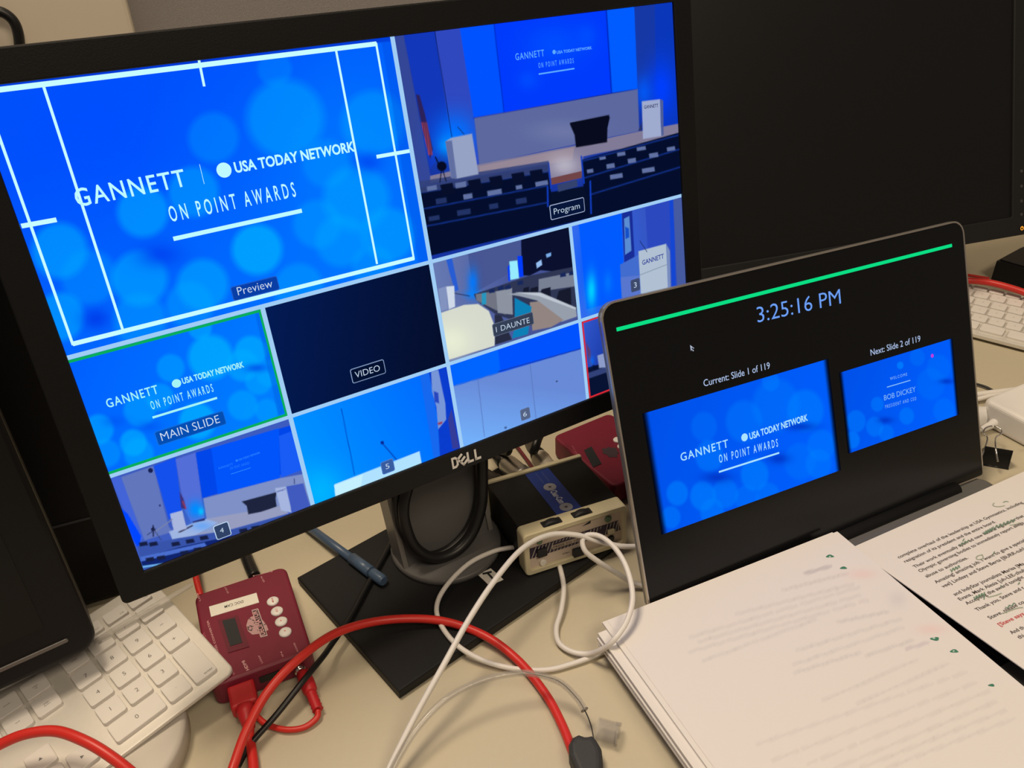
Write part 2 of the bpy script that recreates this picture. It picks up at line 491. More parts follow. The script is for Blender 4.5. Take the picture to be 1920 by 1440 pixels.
def main_monitor():
    M = M_MON
    base_c = bp(113, 96) if False else bp(0.113, 0.096)
    root = thing('computer_monitor', 'black monitor on a stand showing a bright blue multi-window video switcher picture', 'monitor', T(base_c[0], base_c[1], 0))
    # frame: four bars with a recessed panel
    fz0, fz1 = -0.016, 0.0025
    fr = ring(-BZ, SW + BZ, -SH - BZ, BZ, BZ, fz0, fz1)
    fr.build('bezel', BLACK, root, M)
    MB().prism(rrect(-BZ + 0.002, SW + BZ - 0.002, -SH - BZ + 0.002, BZ - 0.002, 0.006), -0.032, fz0 + 0.001, 0.006, 3).build('back_cover', BLACK, root, M)
    MB().prism(rrect(0.12, 0.40, -0.25, -0.03, 0.02), -0.058, -0.030, 0.01, 3).build('back_housing', BLACK, root, M)
    scr = MB().box(0, SW, -SH, 0, -0.003, 0.0).build('screen', E_PALE, root, M)
    # stand: base plate, swivel disc, neck
    MB().prism([bp(0, 0), bp(0.226, 0), bp(0.226, 0.150), bp(0, 0.150)], 0.0, 0.009, 0.0015, 2).build('base_plate', BLACK_STAND, root)
    MB().lathe([(0.047, 0.0085), (0.047, 0.0125), (0.0455, 0.014), (0.02, 0.0142)], 48, -0.0625, 0.522).build('swivel_disc', GREY_PLASTIC, root)
    ux, uy = 0.8561, 0.5166
    MN = frame((-0.058 + 0.012 * uy, 0.511 - 0.012 * ux, 0.0), (ux, uy, 0), (0, 0, 1))
    MN = frame((-0.0575, 0.5105, 0.0), (ux, uy, 0), (-uy * 0.25, ux * 0.25, 1))
    nk = MB().prism([(-0.0405, 0.008), (0.0405, 0.008), (0.039, 0.26), (-0.039, 0.26)], -0.022, 0.0, 0.003, 2)
    n = nk.build('neck', GREY_PLASTIC, root, MN)
    MB().box(-0.0425, -0.0385, 0.008, 0.25, -0.02, 0.0015).build('neck_trim', SILVER_PLASTIC, n, MN)
    MB().box(0.0385, 0.0425, 0.008, 0.25, -0.02, 0.0015).build('neck_trim', SILVER_PLASTIC, n, MN)
    # bracket joining neck and housing
    a = MN @ Vector((0, 0.22, -0.012)); b = M @ Vector((SW / 2, -0.16, -0.05))
    MB().tube([a, (a + b) / 2, b], 0.02, 12).build('tilt_hinge', BLACK_STAND, root)
    # brand letters on the lower bezel
    lg = MB()
    z = fz1 + 0.0003
    silver = mat('silver_print', (0.80, 0.78, 0.76), 0.35)
    def L(x, y): return on(M, x, y, z)
    p0 = L(849, 880); p1 = L(903, 859)
    d = (p1 - p0); w = d.length; d /= w; nn = Vector((-d.y, d.x)); h = 0.0105
    def q(a, b): return p0 + d * (w * a) + nn * (h * b)
    # D
    lg.add([(*q(a, b), z) for a, b in ((0, 0), (0.14, 0), (0.22, 0.2), (0.22, 0.8), (0.14, 1), (0, 1), (0.06, 0.2), (0.06, 0.8), (0.12, 0.8), (0.155, 0.68), (0.155, 0.32), (0.12, 0.2))],
           [(0, 1, 11, 6), (1, 2, 10, 11), (2, 3, 9, 10), (3, 4, 8, 9), (4, 5, 7, 8), (5, 0, 6, 7)])
    # tilted E
    ca, sa = math.cos(math.radians(38)), math.sin(math.radians(38))
    def qe(a, b):
        x = (a - 0.5) * 0.26 * w; y = (b - 0.5) * h * 1.0
        return q(0.36, 0.5) + d * (x * ca - y * sa) + nn * (x * sa + y * ca)
    for a0, a1, b0, b1 in ((0.05, 0.30, 0, 1), (0.05, 1.0, 0, 0.22), (0.05, 1.0, 0.39, 0.61), (0.05, 1.0, 0.78, 1.0)):
        lg.flat([qe(a0, b0), qe(a1, b0), qe(a1, b1), qe(a0, b1)], z)
    for off in (0.52, 0.78):
        for a0, a1, b0, b1 in ((0, 0.07, 0, 1), (0, 0.21, 0, 0.22)):
            lg.flat([q(off + a0, b0), q(off + a1, b0), q(off + a1, b1), q(off + a0, b1)], z + 0.00005)
    lg.build('brand_lettering', silver, root, M)
    # small label on the base plate
    MBp = frame((*bp(0.11, 0.03), 0.0092), (U[0], U[1], 0), (V[0], V[1], 0))
    qs = [on(MBp, *p) for p in ((896, 1078), (920, 1066), (944, 1087), (918, 1099))]
    lb = MB().prism(qs[::-1] if (qs[1] - qs[0]).cross(qs[2] - qs[0]) < 0 else qs, 0.0, 0.0004).build('asset_label', LABEL_WHITE, root, MBp)
    t = MB()
    line2(t, on(MBp, 905, 1077), on(MBp, 922, 1073), 0.0022, 0.0006)
    line2(t, on(MBp, 914, 1075), on(MBp, 926, 1088), 0.0018, 0.0006)
    t.build('label_print', INK, lb, MBp)

    # ---------------- the multi-view picture
    e, ey = 0.0139, 0.0279
    cx = [0, (0.25 - e) / (1 - 2 * e) * SW, 0.5 * SW, (0.75 - e) / (1 - 2 * e) * SW, SW]
    ry = [0, 0.5 * SH, (0.75 - ey) / (1 - 2 * ey) * SH, SH]
    g, gy = 0.0017, 0.0015
    Z1, Z2, Z3, Z4, Z5 = 0.0002, 0.0004, 0.0006, 0.0008, 0.0010
    pm = picture_mat()
    def window(name, c0, c1, r0, r1, step):
        x0 = cx[c0] + (g if c0 else 0); x1 = cx[c1] - (g if c1 < 4 else 0)
        y1 = -(ry[r0] + (gy if r0 else 0)); y0 = -(ry[r1] - (gy if r1 < 3 else 0))
        nx = int((x1 - x0) / step); ny = int((y1 - y0) / step)
        LX, LY, X, Y = pixel_grid(M, x0, x1, y0, y1, Z1, nx, ny)
        def fin(P):
            return build_grid(name, LX, LY, Z1, P.c, pm, root, M)
        return X, Y, fin, (x0, x1, y0, y1)
    def L2(x, y, z=Z3): return on(M, x, y, z)
    def ptext(mb, s, p0, p1, top, z=Z3, bold=0.0, track=1.0):
        a, b, c = L2(*p0, z), L2(*p1, z), L2(*top, z)
        d = (b - a).normalized()
        cap = (c - a).dot(Vector((-d.y, d.x)))
        text(mb, s, a, b, cap, z, bold, track=track)
    def pline(mb, a, b, w, z=Z3):
        line2(mb, L2(*a, z), L2(*b, z), w, z)
    def dot(mb, x, y, r, z=Z3):
        c = L2(x, y, z); mb.flat(circle(c.x, c.y, r, 28), z)
    def tagbox(win, corners, s, p0, p1, top, fill=(8, 48, 125), rim=(120, 170, 225)):
        qs = [L2(*c, Z3) for c in corners]
        x0 = (qs[0].x + qs[3].x) / 2; x1 = (qs[1].x + qs[2].x) / 2
        y1 = (qs[0].y + qs[1].y) / 2; y0 = (qs[2].y + qs[3].y) / 2
        r = 0.0016
        MB().flat(rrect(x0, x1, y0, y1, r), Z3).build('caption_rim', emit('rim%s' % (rim,), rim), win, M)
        MB().flat(rrect(x0 + .0006, x1 - .0006, y0 + .0006, y1 - .0006, r - .0005), Z4).build('caption_plate', emit('fill%s' % (fill,), fill), win, M)
        t = MB(); ptext(t, s, p0, p1, top, Z5, -0.010); t.build('caption_text', emit('caption_ink', (205, 225, 245)), win, M)

    # preview window
    X, Y, fin, _ = window('preview_window', 0, 2, 0, 1, 0.0011)
    P = Paint(X, Y, (0, 88, 255))
    P.grad((250, 150), (0, 80, 252), (560, 560), (0, 112, 255))
    P.blob(640, 330, 120, 220, (0, 120, 255), 0.7)
    P.blob(200, 250, 130, 120, (0, 78, 255), 0.8)
    for a in ((535, 222, 72, .60), (400, 258, 47, .38), (268, 397, 48, .7), (363, 360, 47, .6), (482, 468, 47, .95), (112, 470, 52, .7), (262, 522, 52, .7),
              (380, 534, 48, .7), (356, 572, 44, .5), (113, 594, 45, .7), (167, 520, 52, .4), (612, 306, 45, .35), (700, 230, 60, .5), (668, 372, 62, .6), (728, 440, 50, .6),
              (640, 452, 48, .5), (560, 540, 46, .5), (262, 600, 50, .5), (515, 130, 32, .3), (595, 420, 45, .45), (700, 500, 40, .4)):
        P.circ(a[0], a[1], a[2], (0, 165, 255), a[3] * .92, 0.15)
    P.blob(180, 598, 26, 20, (0, 62, 235), 0.9); P.blob(300, 478, 40, 22, (0, 66, 240), 0.8); P.blob(690, 305, 26, 18, (0, 66, 240), 0.7); P.blob(400, 620, 60, 16, (0, 90, 250), .5)
    P.poly([(-120, 174), (740, 66), (740, 76), (-120, 184)], (0, 52, 205), 0.8)
    P.grad((735, 300), (0, 0, 0), (795, 288), (0, 10, 60), 0.0)
    P.poly([(712, 60), (760, 60), (830, 490), (785, 500)], (0, 70, 220), 0.35)
    w = fin(P)
    t = MB()
    pline(t, (-32, 172), (706, 82), 0.0030); pline(t, (136, 645), (777, 484), 0.0030)
    pline(t, (705, 80), (776, 486), 0.0016); pline(t, (-32, 170), (137, 647), 0.0016)
    pline(t, (82, 163), (230, 618), 0.0016); pline(t, (630, 94), (707, 495), 0.0016)
    pline(t, (373, 113), (383, 162), 0.0016); pline(t, (40, 424), (106, 412), 0.0028); pline(t, (706, 294), (768, 283), 0.0026)
    t.build('safe_area_lines', E_WHITE, w, M)
    t = MB()
    def slide(t, gan, d, usa, onp, un, wu, z=Z4, dr=0.0048):
        ptext(t, 'GANNETT', *gan, z=z, bold=0.010, track=1.18)
        dot(t, *d, dr, z)
        ptext(t, 'USA TODAY NETWORK', *usa, z=z, bold=0.028)
        ptext(t, 'ON POINT AWARDS', *onp, z=z, bold=0.008, track=1.6)
        pline(t, *un, wu, z)
    slide(t, ((146, 388), (351, 348), (138, 353)), (420, 319), ((442, 324), (666, 283), (437, 304)), ((321, 416), (556, 368), (313, 386)), ((325, 448), (566, 395)), 0.0028)
    pline(t, (374, 308), (383, 345), 0.0003, Z4)
    t.build('slide_lettering', emit('slide_ink', (190, 250, 255)), w, M)
    tagbox(w, ((432, 540), (518, 515), (525, 541), (438, 567)), 'Preview', (447, 554), (512, 538), (443, 538), (8, 62, 165), (30, 90, 200))

    # program window
    def c2(*pts): return [(640 + x / 3, y / 3) for x, y in pts]
    X, Y, fin, _ = window('program_window', 2, 4, 0, 1, 0.00068)
    P = Paint(X, Y, (22, 52, 160))
    P.poly(c2((290, 200), (350, 190), (505, 1010), (420, 1060)), (52, 70, 150))
    P.poly(c2((350, 190), (525, 170), (620, 780), (500, 950)), (18, 55, 185))
    P.poly(c2((525, 170), (668, 150), (748, 665), (775, 930), (620, 800)), (48, 72, 190))
    P.blob(*c2((640, 760))[0], 40, 42, (0, 110, 255), 1.0); P.blob(*c2((600, 820))[0], 20, 18, (0, 150, 255), 0.9)
    P.line(*c2((525, 170), (622, 770)), 1.2, (8, 25, 90))
    P.poly(c2((665, 150), (858, 124), (915, 632), (745, 664)), (0, 82, 255))
    P.poly(c2((855, 125), (1490, 48), (1520, 522), (915, 632)), (0, 58, 252))
    P.blob(*c2((1200, 250))[0], 60, 40, (0, 84, 255), 0.7); P.blob(*c2((1050, 450))[0], 20, 18, (0, 80, 255), .7); P.blob(*c2((1380, 200))[0], 18, 22, (0, 84, 255), .6)
    P.poly(c2((1490, 48), (1648, 26), (1667, 500), (1520, 522)), (0, 92, 255))
    P.line(*c2((1490, 50), (1520, 522)), 2.5, (0, 40, 190)); P.line(*c2((858, 126), (915, 630)), 2, (0, 45, 200)); P.line(*c2((745, 664), (1667, 502)), 2, (20, 40, 150))
    P.poly(c2((1648, 26), (1762, 10), (1775, 420), (1667, 500)), (22, 56, 165))
    P.poly(c2((1762, 10), (1880, 0), (1900, 700), (1775, 720)), (10, 55, 185))
    P.blob(*c2((1800, 500))[0], 26, 52, (0, 62, 252), 1.0); P.blob(*c2((1700, 520))[0], 16, 30, (0, 92, 255), .8)
    P.poly(c2((748, 664), (1667, 502), (1676, 738), (775, 925)), (92, 104, 158))
    P.grad(c2((760, 800))[0], (0, 0, 0), c2((1670, 600))[0], (0, 0, 0), 0.0)
    P.blob(*c2((1250, 740))[0], 60, 20, (120, 128, 172), .6)
    P.poly(c2((770, 925), (1310, 820), (1680, 738), (1900, 695), (1900, 770), (1360, 880), (1350, 1000), (1170, 1040), (1165, 915), (500, 1030), (500, 990)), (128, 122, 150))
    P.poly(c2((775, 935), (1310, 828), (1300, 900), (1100, 930), (780, 985)), (150, 135, 150))
    P.blob(*c2((1255, 930))[0], 28, 20, (185, 180, 195), .9)
    P.poly(c2((1165, 1005), (1352, 962), (1352, 1000), (1172, 1042)), (112, 68, 70))
    dark = (4, 14, 44)
    P.poly(c2((425, 1060), (1160, 925), (1180, 1080), (1362, 1050), (1350, 900), (1900, 745), (1930, 1100), (495, 1440), (480, 1280)), dark)
    for a, b in (((440, 1085), (1165, 965)), ((460, 1175), (1158, 1045)), ((480, 1272), (1155, 1140)), ((1362, 905), (1895, 760)), ((1370, 1000), (1900, 840)), ((1400, 1095), (1905, 940))):
        P.line(*c2(a, b), 3.0, (16, 42, 120))
    for a, b in (((1165, 915), (1180, 1060)), ((1350, 880), (1365, 1030)), ((1160, 1050), (1162, 1160)), ((1400, 1020), (1405, 1200))):
        P.line(*c2(a, b), 3.0, (18, 60, 190))
    P.poly(c2((1180, 1085), (1360, 1048), (1400, 1160), (1180, 1180)), (6, 16, 42))
    P.poly(c2((1215, 1040), (1325, 1010), (1330, 1048), (1220, 1080)), (52, 66, 110))
    P.poly(c2((440, 1020), (1165, 905), (1168, 965), (445, 1085)), (52, 66, 120), .9)
    for x in (555, 710, 830, 955, 1058):
        y = 1040 - (x - 555) * 0.155
        P.poly(c2((x, y), (x + 70, y - 12), (x + 85, y + 45), (x + 15, y + 58)), (6, 14, 42))
    for x, y, w_, h_ in ((480, 1050, 55, 25), (640, 1030, 60, 30), (530, 1120, 60, 30), (685, 1095, 50, 28), (820, 1075, 80, 28), (980, 1045, 35, 22), (1090, 1025, 70, 25), (830, 1150, 50, 28), (650, 1185, 75, 30), (980, 1120, 60, 30), (490, 1220, 60, 25),
                         (1380, 955, 35, 20), (1490, 925, 45, 25), (1610, 895, 45, 25), (1730, 865, 50, 25), (1830, 830, 45, 22), (1550, 860, 45, 20), (1660, 830, 50, 20), (1450, 885, 35, 15), (1510, 985, 70, 25), (1690, 950, 70, 25)):
        P.poly(c2((x, y), (x + w_, y - w_ * .17), (x + w_ + 4, y - w_ * .17 + h_), (x + 4, y + h_)), (96, 112, 160) if y < 1115 else (34, 50, 100))
    P.poly(c2((420, 530), (440, 535), (470, 640), (515, 840), (500, 895), (455, 720)), (44, 34, 90))
    for k in range(4):
        P.line(*c2((452 + k * 9, 690), (492 + k * 6, 870)), 1.6, (150, 60, 80))
    P.poly(c2((585, 795), (620, 775), (735, 752), (772, 980), (650, 1005), (618, 1000)), (150, 162, 196))
    P.poly(c2((585, 795), (622, 790), (650, 1005), (618, 1000)), (96, 110, 160))
    P.line(*c2((690, 755), (655, 715)), 1.2, (20, 25, 60))
    P.circ(*c2((565, 935))[0], 9, (6, 10, 34)); P.line(*c2((565, 940), (555, 1025)), 1.6, (6, 10, 34)); P.line(*c2((565, 940), (590, 1020)), 1.6, (6, 10, 34)); P.line(*c2((530, 885), (550, 930)), 2.5, (6, 10, 34))
    P.poly(c2((1285, 690), (1505, 646), (1510, 662), (1497, 720), (1495, 800), (1320, 830), (1312, 760), (1288, 705)), (8, 11, 30))
    P.poly(c2((1690, 570), (1793, 558), (1800, 765), (1697, 782)), (158, 170, 206))
    P.poly(c2((1793, 558), (1810, 565), (1813, 760), (1800, 765)), (80, 95, 150))
    P.poly(c2((1670, 735), (1690, 690), (1690, 735)), (40, 50, 100))
    w = fin(P)
    t = MB()
    slide(t, ((967, 113), (1021, 105), (965, 100)), (1039, 97.5), ((1044, 101), (1110, 92), (1043, 95.5)), ((1010, 127.5), (1076, 118), (1009, 117.5)), ((1010, 139), (1077, 128.5)), 0.0011, dr=0.0016)
    t.build('slide_lettering', emit('dim_slide_ink', (90, 170, 255)), w, M)
    t = MB(); ptext(t, 'GANNETT', c2((1703, 612))[0], c2((1783, 602))[0], c2((1702, 592))[0], Z4, 0.012); t.build('podium_lettering', emit('dark_blue_ink', (30, 40, 90)), w, M)
    tagbox(w, [c2(p)[0] for p in ((1170, 1155), (1364, 1108), (1371, 1190), (1178, 1240))], 'Program', c2((1197, 1207))[0], c2((1342, 1172))[0], c2((1193, 1172))[0], (8, 22, 58), (165, 180, 215))

    # main slide window with green border
    X, Y, fin, r = window('main_slide_window', 0, 1, 1, 2, 0.0010)
    P = Paint(X, Y, (0, 105, 255))
    P.grad((160, 640), (0, 96, 255), (520, 780), (0, 128, 255))
    for a in ((395, 670, 42, .8), (470, 660, 30, .7), (375, 615, 22, .6), (262, 770, 30, .5), (250, 830, 25, .7), (185, 805, 28, .6), (320, 690, 26, .5), (455, 685, 30, .6), (485, 715, 25, .5), (370, 790, 34, .8), (455, 760, 28, .5),
              (200, 850, 26, .4), (260, 850, 28, .5), (500, 770, 22, .4), (300, 745, 26, .5), (505, 700, 25, .4)):
        P.circ(a[0], a[1], a[2], (0, 172, 255), a[3], 0.14)
    P.blob(480, 690, 20, 8, (0, 70, 230), .7); P.blob(215, 790, 22, 10, (0, 80, 240), .5); P.blob(280, 800, 22, 10, (0, 84, 240), .6)
    P.poly([(478, 585), (500, 575), (540, 770), (522, 780)], (0, 80, 210), .35)
    w = fin(P)
    x0, x1, y0, y1 = r
    b = 0.0020; t = MB()
    for q4 in ((x0, x1, y1 - b, y1), (x0, x1, y0, y0 + b), (x1 - b * .8, x1, y0, y1)):
        t.flat([(q4[0], q4[2]), (q4[1], q4[2]), (q4[1], q4[3]), (q4[0], q4[3])], Z3)
    t.build('border', emit('lit_green', (10, 172, 92)), w, M)
    t = MB()
    slide(t, ((202, 765), (298, 737), (198, 748)), (331, 719), ((343, 720), (458, 688), (340, 709)), ((285, 768), (401, 734), (281, 752)), ((286, 783), (407, 746)), 0.0016, dr=0.0030)
    t.build('slide_lettering', emit('slide_ink_2', (165, 245, 245)), w, M)
    tagbox(w, ((288, 810), (419, 769), (425, 795), (297, 837)), 'MAIN SLIDE', (304, 827), (413, 792), (300, 811), (4, 78, 178), (20, 110, 220))

    # black video window
    X, Y, fin, r = window('video_window', 1, 2, 1, 2, 0.003)
    P = Paint(X, Y, (3, 20, 62)); P.grad((510, 600), (3, 26, 82), (830, 640), (5, 14, 44))
    w = fin(P)
    tagbox(w, ((655, 693), (719, 673), (724, 699), (662, 720)), 'VIDEO', (667, 709), (713, 695), (664, 697), (4, 16, 48), (130, 155, 195))

    # camera 1 window
    def c5(*pts): return [(640 + x / 3, 480 + y / 3) for x, y in pts]
    X, Y, fin, r = window('camera_window', 2, 3, 1, 2, 0.0006)
    P = Paint(X, Y, (84, 98, 150))
    P.grad(c5((520, 100))[0], (104, 122, 178), c5((1000, 60))[0], (70, 84, 150))
    P.poly(c5((585, 0), (620, 0), (660, 190), (640, 200), (610, 100)), (40, 92, 210))
    P.poly(c5((705, -60), (1000, -140), (1010, 60), (745, 210)), (72, 86, 146))
    P.blob(*c5((740, 150))[0], 10, 26, (0, 120, 255), .9); P.blob(*c5((740, 215))[0], 14, 8, (0, 130, 255), .8)
    P.poly(c5((1010, -160), (1300, -230), (1330, 100), (1120, 80), (1060, 110), (1015, 110)), (10, 16, 46))
    P.poly(c5((945, 30), (990, 25), (1000, 125), (950, 135)), (150, 235, 255)); P.poly(c5((990, 0), (1018, 0), (1025, 115), (1000, 120)), (0, 60, 250)); P.poly(c5((935, 60), (946, 50), (950, 140), (940, 140)), (0, 60, 250))
    P.poly(c5((1095, 40), (1125, 20), (1130, 50), (1100, 70)), (150, 190, 240)); P.poly(c5((1150, -10), (1180, -20), (1180, 0), (1155, 10)), (120, 170, 230))
    P.poly(c5((745, 215), (1060, 110), (1310, 60), (1330, 300), (1090, 400), (870, 330), (760, 250)), (46, 54, 84))
    P.poly(c5((755, 215), (930, 190), (925, 330), (860, 300), (760, 250)), (112, 116, 130))
    P.poly(c5((870, 200), (960, 180), (965, 330), (880, 320)), (140, 146, 160))
    P.poly(c5((1110, 130), (1310, 90), (1315, 170), (1180, 190), (1110, 200)), (120, 128, 148))
    for x, y, s_ in ((1040, 190, .55), (1085, 195, .75), (1150, 205, .95), (1255, 220, 1.3)):
        P.poly(c5((x - 25 * s_, y - 18 * s_), (x + 28 * s_, y - 32 * s_), (x + 30 * s_, y + 40 * s_), (x + 5, y + 55 * s_), (x - 38 * s_, y + 28 * s_)), (22, 26, 44))
    for x, y in ((830, 190), (880, 175), (920, 170), (990, 145), (1230, 100), (1280, 90)):
        P.poly(c5((x, y), (x + 30, y - 10), (x + 34, y + 14), (x + 2, y + 20)), (24, 40, 90))
    P.poly(c5((930, 215), (1000, 205), (1120, 210), (1320, 300), (1325, 340), (1240, 370), (1100, 250), (1000, 225)), (150, 158, 172))
    P.poly(c5((980, 205), (1120, 205), (1320, 290), (1320, 302), (1110, 225)), (190, 198, 210))
    P.poly(c5((1060, 260), (1110, 255), (1250, 360), (1180, 400), (1075, 420)), (146, 132, 128))
    P.poly(c5((975, 235), (1070, 285), (1050, 440), (960, 465), (975, 400)), (14, 128, 182))
    P.poly(c5((790, 210), (815, 205), (815, 270), (790, 275)), (40, 150, 190))
    P.poly(c5((560, 320), (690, 275), (770, 270), (830, 310), (865, 400), (862, 505), (600, 585)), (214, 218, 205))
    P.grad(c5((700, 280))[0], (0, 0, 0), c5((700, 580))[0], (0, 0, 0), 0.0)
    P.blob(*c5((620, 480))[0], 34, 30, (236, 242, 214), .8)
    P.poly(c5((862, 330), (900, 335), (960, 470), (865, 500)), (40, 44, 66))
    P.poly(c5((545, 185), (590, 170), (600, 300), (560, 310)), (130, 146, 190)); P.poly(c5((590, 172), (635, 168), (640, 285), (605, 300)), (206, 216, 232))
    P.line(*c5((640, 210), (720, 225)), 1.4, (30, 36, 70))
    w = fin(P)
    tagbox(w, [c5(p)[0] for p in ((848, 380), (1076, 316), (1084, 380), (856, 460))], '1 DAUNTE', c5((872, 430))[0], c5((1060, 375))[0], c5((866, 398))[0], (52, 62, 84), (90, 104, 130))

    # camera 3 window
    def c8(*pts): return [(1060 + x / 8, 480 + y / 8) for x, y in pts]
    X, Y, fin, r = window('camera_window', 3, 4, 1, 2, 0.0006)
    P = Paint(X, Y, (38, 78, 205))
    P.grad((1080, 480), (60, 110, 235), (1270, 460), (50, 76, 180))
    P.poly([(1085, 420), (1165, 400), (1172, 560), (1100, 580)], (0, 92, 255)); P.blob(1120, 500, 45, 80, (0, 88, 255), .9)
    P.blob(1109, 545, 9, 32, (0, 205, 255), 1.0); P.blob(1140, 530, 8, 20, (0, 130, 255), .6)
    P.poly([(1166, 400), (1185, 395), (1192, 520), (1172, 520)], (24, 44, 150)); P.poly([(1170, 410), (1180, 405), (1184, 470), (1172, 478)], (90, 140, 210)); P.poly([(1172, 425), (1179, 428), (1180, 445), (1173, 448)], (20, 80, 200))
    P.poly([(1210, 390), (1262, 372), (1270, 470), (1215, 480)], (44, 72, 190)); P.poly([(1262, 372), (1282, 366), (1286, 540), (1270, 545)], (70, 90, 160))
    P.poly([(1255, 375), (1262, 373), (1268, 550), (1260, 552)], (20, 70, 210))
    P.poly(c8((820, 130), (1100, -20), (1140, 610), (850, 670)), (66, 108, 205)); P.poly(c8((830, 320), (1120, 290), (1140, 610), (850, 670)), (88, 118, 205))
    P.poly([(1197, 471), (1249, 457), (1251, 495), (1253, 548), (1202, 558)], (176, 192, 210)); P.poly([(1249, 457), (1256, 470), (1258, 546), (1253, 548)], (120, 140, 190))
    P.line(*c8((1120, 285), (1520, 130)), 1.0, (120, 136, 160))
    P.line((1213, 472), (1200, 452), 1.0, (20, 30, 80))
    w = fin(P)
    t = MB(); ptext(t, 'GANNETT', (1204.5, 497), (1245, 484), (1203.5, 488), Z3, 0.014); t.build('podium_lettering', emit('navy_ink', (20, 48, 150)), w, M)
    tagbox(w, [c8(p)[0] for p in ((975, 365), (1112, 325), (1125, 510), (990, 550))], '3', (1188.7, 540), (1194, 538.5), (1187.9, 529.5), (62, 74, 108), (68, 82, 120))

    # camera 4 window
    def c4(*pts): return [(200 + x / 4.8, 880 + y / 4.8) for x, y in pts]
    X, Y, fin, r = window('camera_window', 0, 1, 2, 3, 0.0006)
    P = Paint(X, Y, (62, 92, 190))
    P.poly(c4((30, 60), (130, 70), (330, 620), (280, 690), (200, 480)), (66, 100, 215)); P.poly(c4((110, 330), (190, 400), (310, 600), (290, 720), (240, 640)), (0, 70, 255))
    P.poly(c4((130, 70), (420, -30), (560, 520), (600, 560), (340, 640)), (98, 118, 188)); P.circ(*c4((395, 10))[0], 4.5, (20, 30, 80)); P.circ(*c4((480, 325))[0], 2, (50, 60, 120))
    P.poly(c4((420, -30), (620, -110), (680, 380), (560, 450), (545, 400)), (20, 80, 235)); P.poly(c4((620, -90), (800, -150), (880, 440), (760, 480), (700, 360)), (84, 110, 215))
    P.blob(*c4((800, 360))[0], 14, 16, (0, 140, 255), 1.0); P.blob(*c4((850, 380))[0], 5, 7, (0, 200, 255), .9)
    P.poly(c4((800, -150), (1740, -420), (1800, -20), (860, 260)), (0, 70, 232)); P.poly(c4((940, -190), (1550, -370), (1560, 80), (1000, 225)), (0, 84, 250)); P.poly(c4((1550, -300), (1760, -380), (1770, 0), (1570, 75)), (24, 92, 245))
    P.poly(c4((870, 262), (1560, 80), (1780, 40), (1830, 330), (900, 450)), (126, 144, 198))
    P.poly(c4((900, 445), (1560, 330), (1640, 395), (1120, 540), (620, 640), (600, 560), (780, 480)), (150, 156, 190))
    P.poly(c4((560, 560), (900, 450), (1000, 480), (800, 590), (600, 650)), (158, 180, 225))
    P.blob(*c4((860, 510))[0], 22, 9, (90, 160, 250), .7)
    P.poly(c4((640, 565), (770, 500), (780, 510), (660, 570)), (60, 60, 90)); P.poly(c4((770, 470), (880, 440), (885, 460), (780, 480)), (40, 50, 110))
    P.poly(c4((570, 400), (680, 370), (720, 535), (605, 560)), (168, 182, 222)); P.poly(c4((655, 200), (690, 260), (720, 360), (670, 350)), (60, 50, 120)); P.line(*c4((685, 290), (710, 350)), 2, (170, 60, 80))
    P.line(*c4((440, 560), (590, 450)), 2, (120, 130, 170))
    P.poly(c4((1215, 290), (1530, 205), (1520, 260), (1530, 335), (1460, 360), (1380, 385), (1275, 405), (1260, 330)), (30, 36, 62))
    P.poly(c4((1515, 170), (1615, 155), (1665, 390), (1570, 370)), (164, 180, 222)); P.poly(c4((1615, 155), (1770, 125), (1830, 330), (1670, 395)), (64, 90, 190))
    P.line(*c4((1690, 130), (1688, 85)), 1.2, (30, 40, 90))
    P.poly(c4((280, 690), (640, 620), (1120, 545), (1640, 400), (1900, 330), (1900, 420), (900, 720), (540, 860), (320, 900)), (56, 84, 170))
    P.poly(c4((300, 800), (660, 700), (1300, 560), (1900, 380), (1900, 480), (540, 860), (330, 890)), (16, 36, 110))
    P.poly(c4((300, 790), (880, 660), (900, 690), (310, 830)), (74, 110, 205))
    P.poly(c4((320, 870), (530, 840), (530, 856), (325, 888)), (110, 180, 240))
    for x, y in ((580, 660), (710, 635), (835, 605), (1190, 540), (1300, 515), (660, 740), (780, 710), (350, 800), (450, 785), (290, 660), (380, 660)):
        P.poly(c4((x, y), (x + 70, y - 12), (x + 85, y + 22), (x + 10, y + 35)), (22, 30, 66))
    P.line(*c4((418, 505), (420, 600)), 2.4, (30, 36, 74)); P.circ(*c4((418, 540))[0], 4, (30, 36, 74)); P.line(*c4((365, 590), (440, 540)), 1.2, (40, 46, 84)); P.line(*c4((430, 550), (490, 635)), 1.2, (50, 60, 100))
    w = fin(P)
    t = MB(); ptext(t, 'GANNETT', (519, 923.5), (536, 919), (518.5, 920), Z3, 0.012); t.build('podium_lettering', emit('navy_ink', (20, 48, 150)), w, M)
    t = MB(); slide(t, ((410, 880), (437, 872), (409, 876)), (444, 863.5), ((448, 864), (488, 850), (447, 860.5)), ((432, 881), (468, 870), (431, 876)), ((433, 889), (470, 877)), 0.0006, dr=0.0009)
    t.build('slide_lettering', emit('faint_slide_ink', (40, 130, 255)), w, M)
    tagbox(w, [c4(p)[0] for p in ((955, 510), (1095, 465), (1125, 590), (990, 640))], '4', c4((1022, 575))[0], c4((1056, 566))[0], c4((1014, 530))[0], (48, 66, 102), (190, 215, 240))

    # camera 5 window
    X, Y, fin, r = window('camera_window', 1, 2, 2, 3, 0.0007)
    P = Paint(X, Y, (0, 132, 255))
    P.grad((570, 850), (0, 146, 255), (800, 720), (0, 108, 255)); P.blob(600, 920, 45, 45, (0, 186, 255), .8)
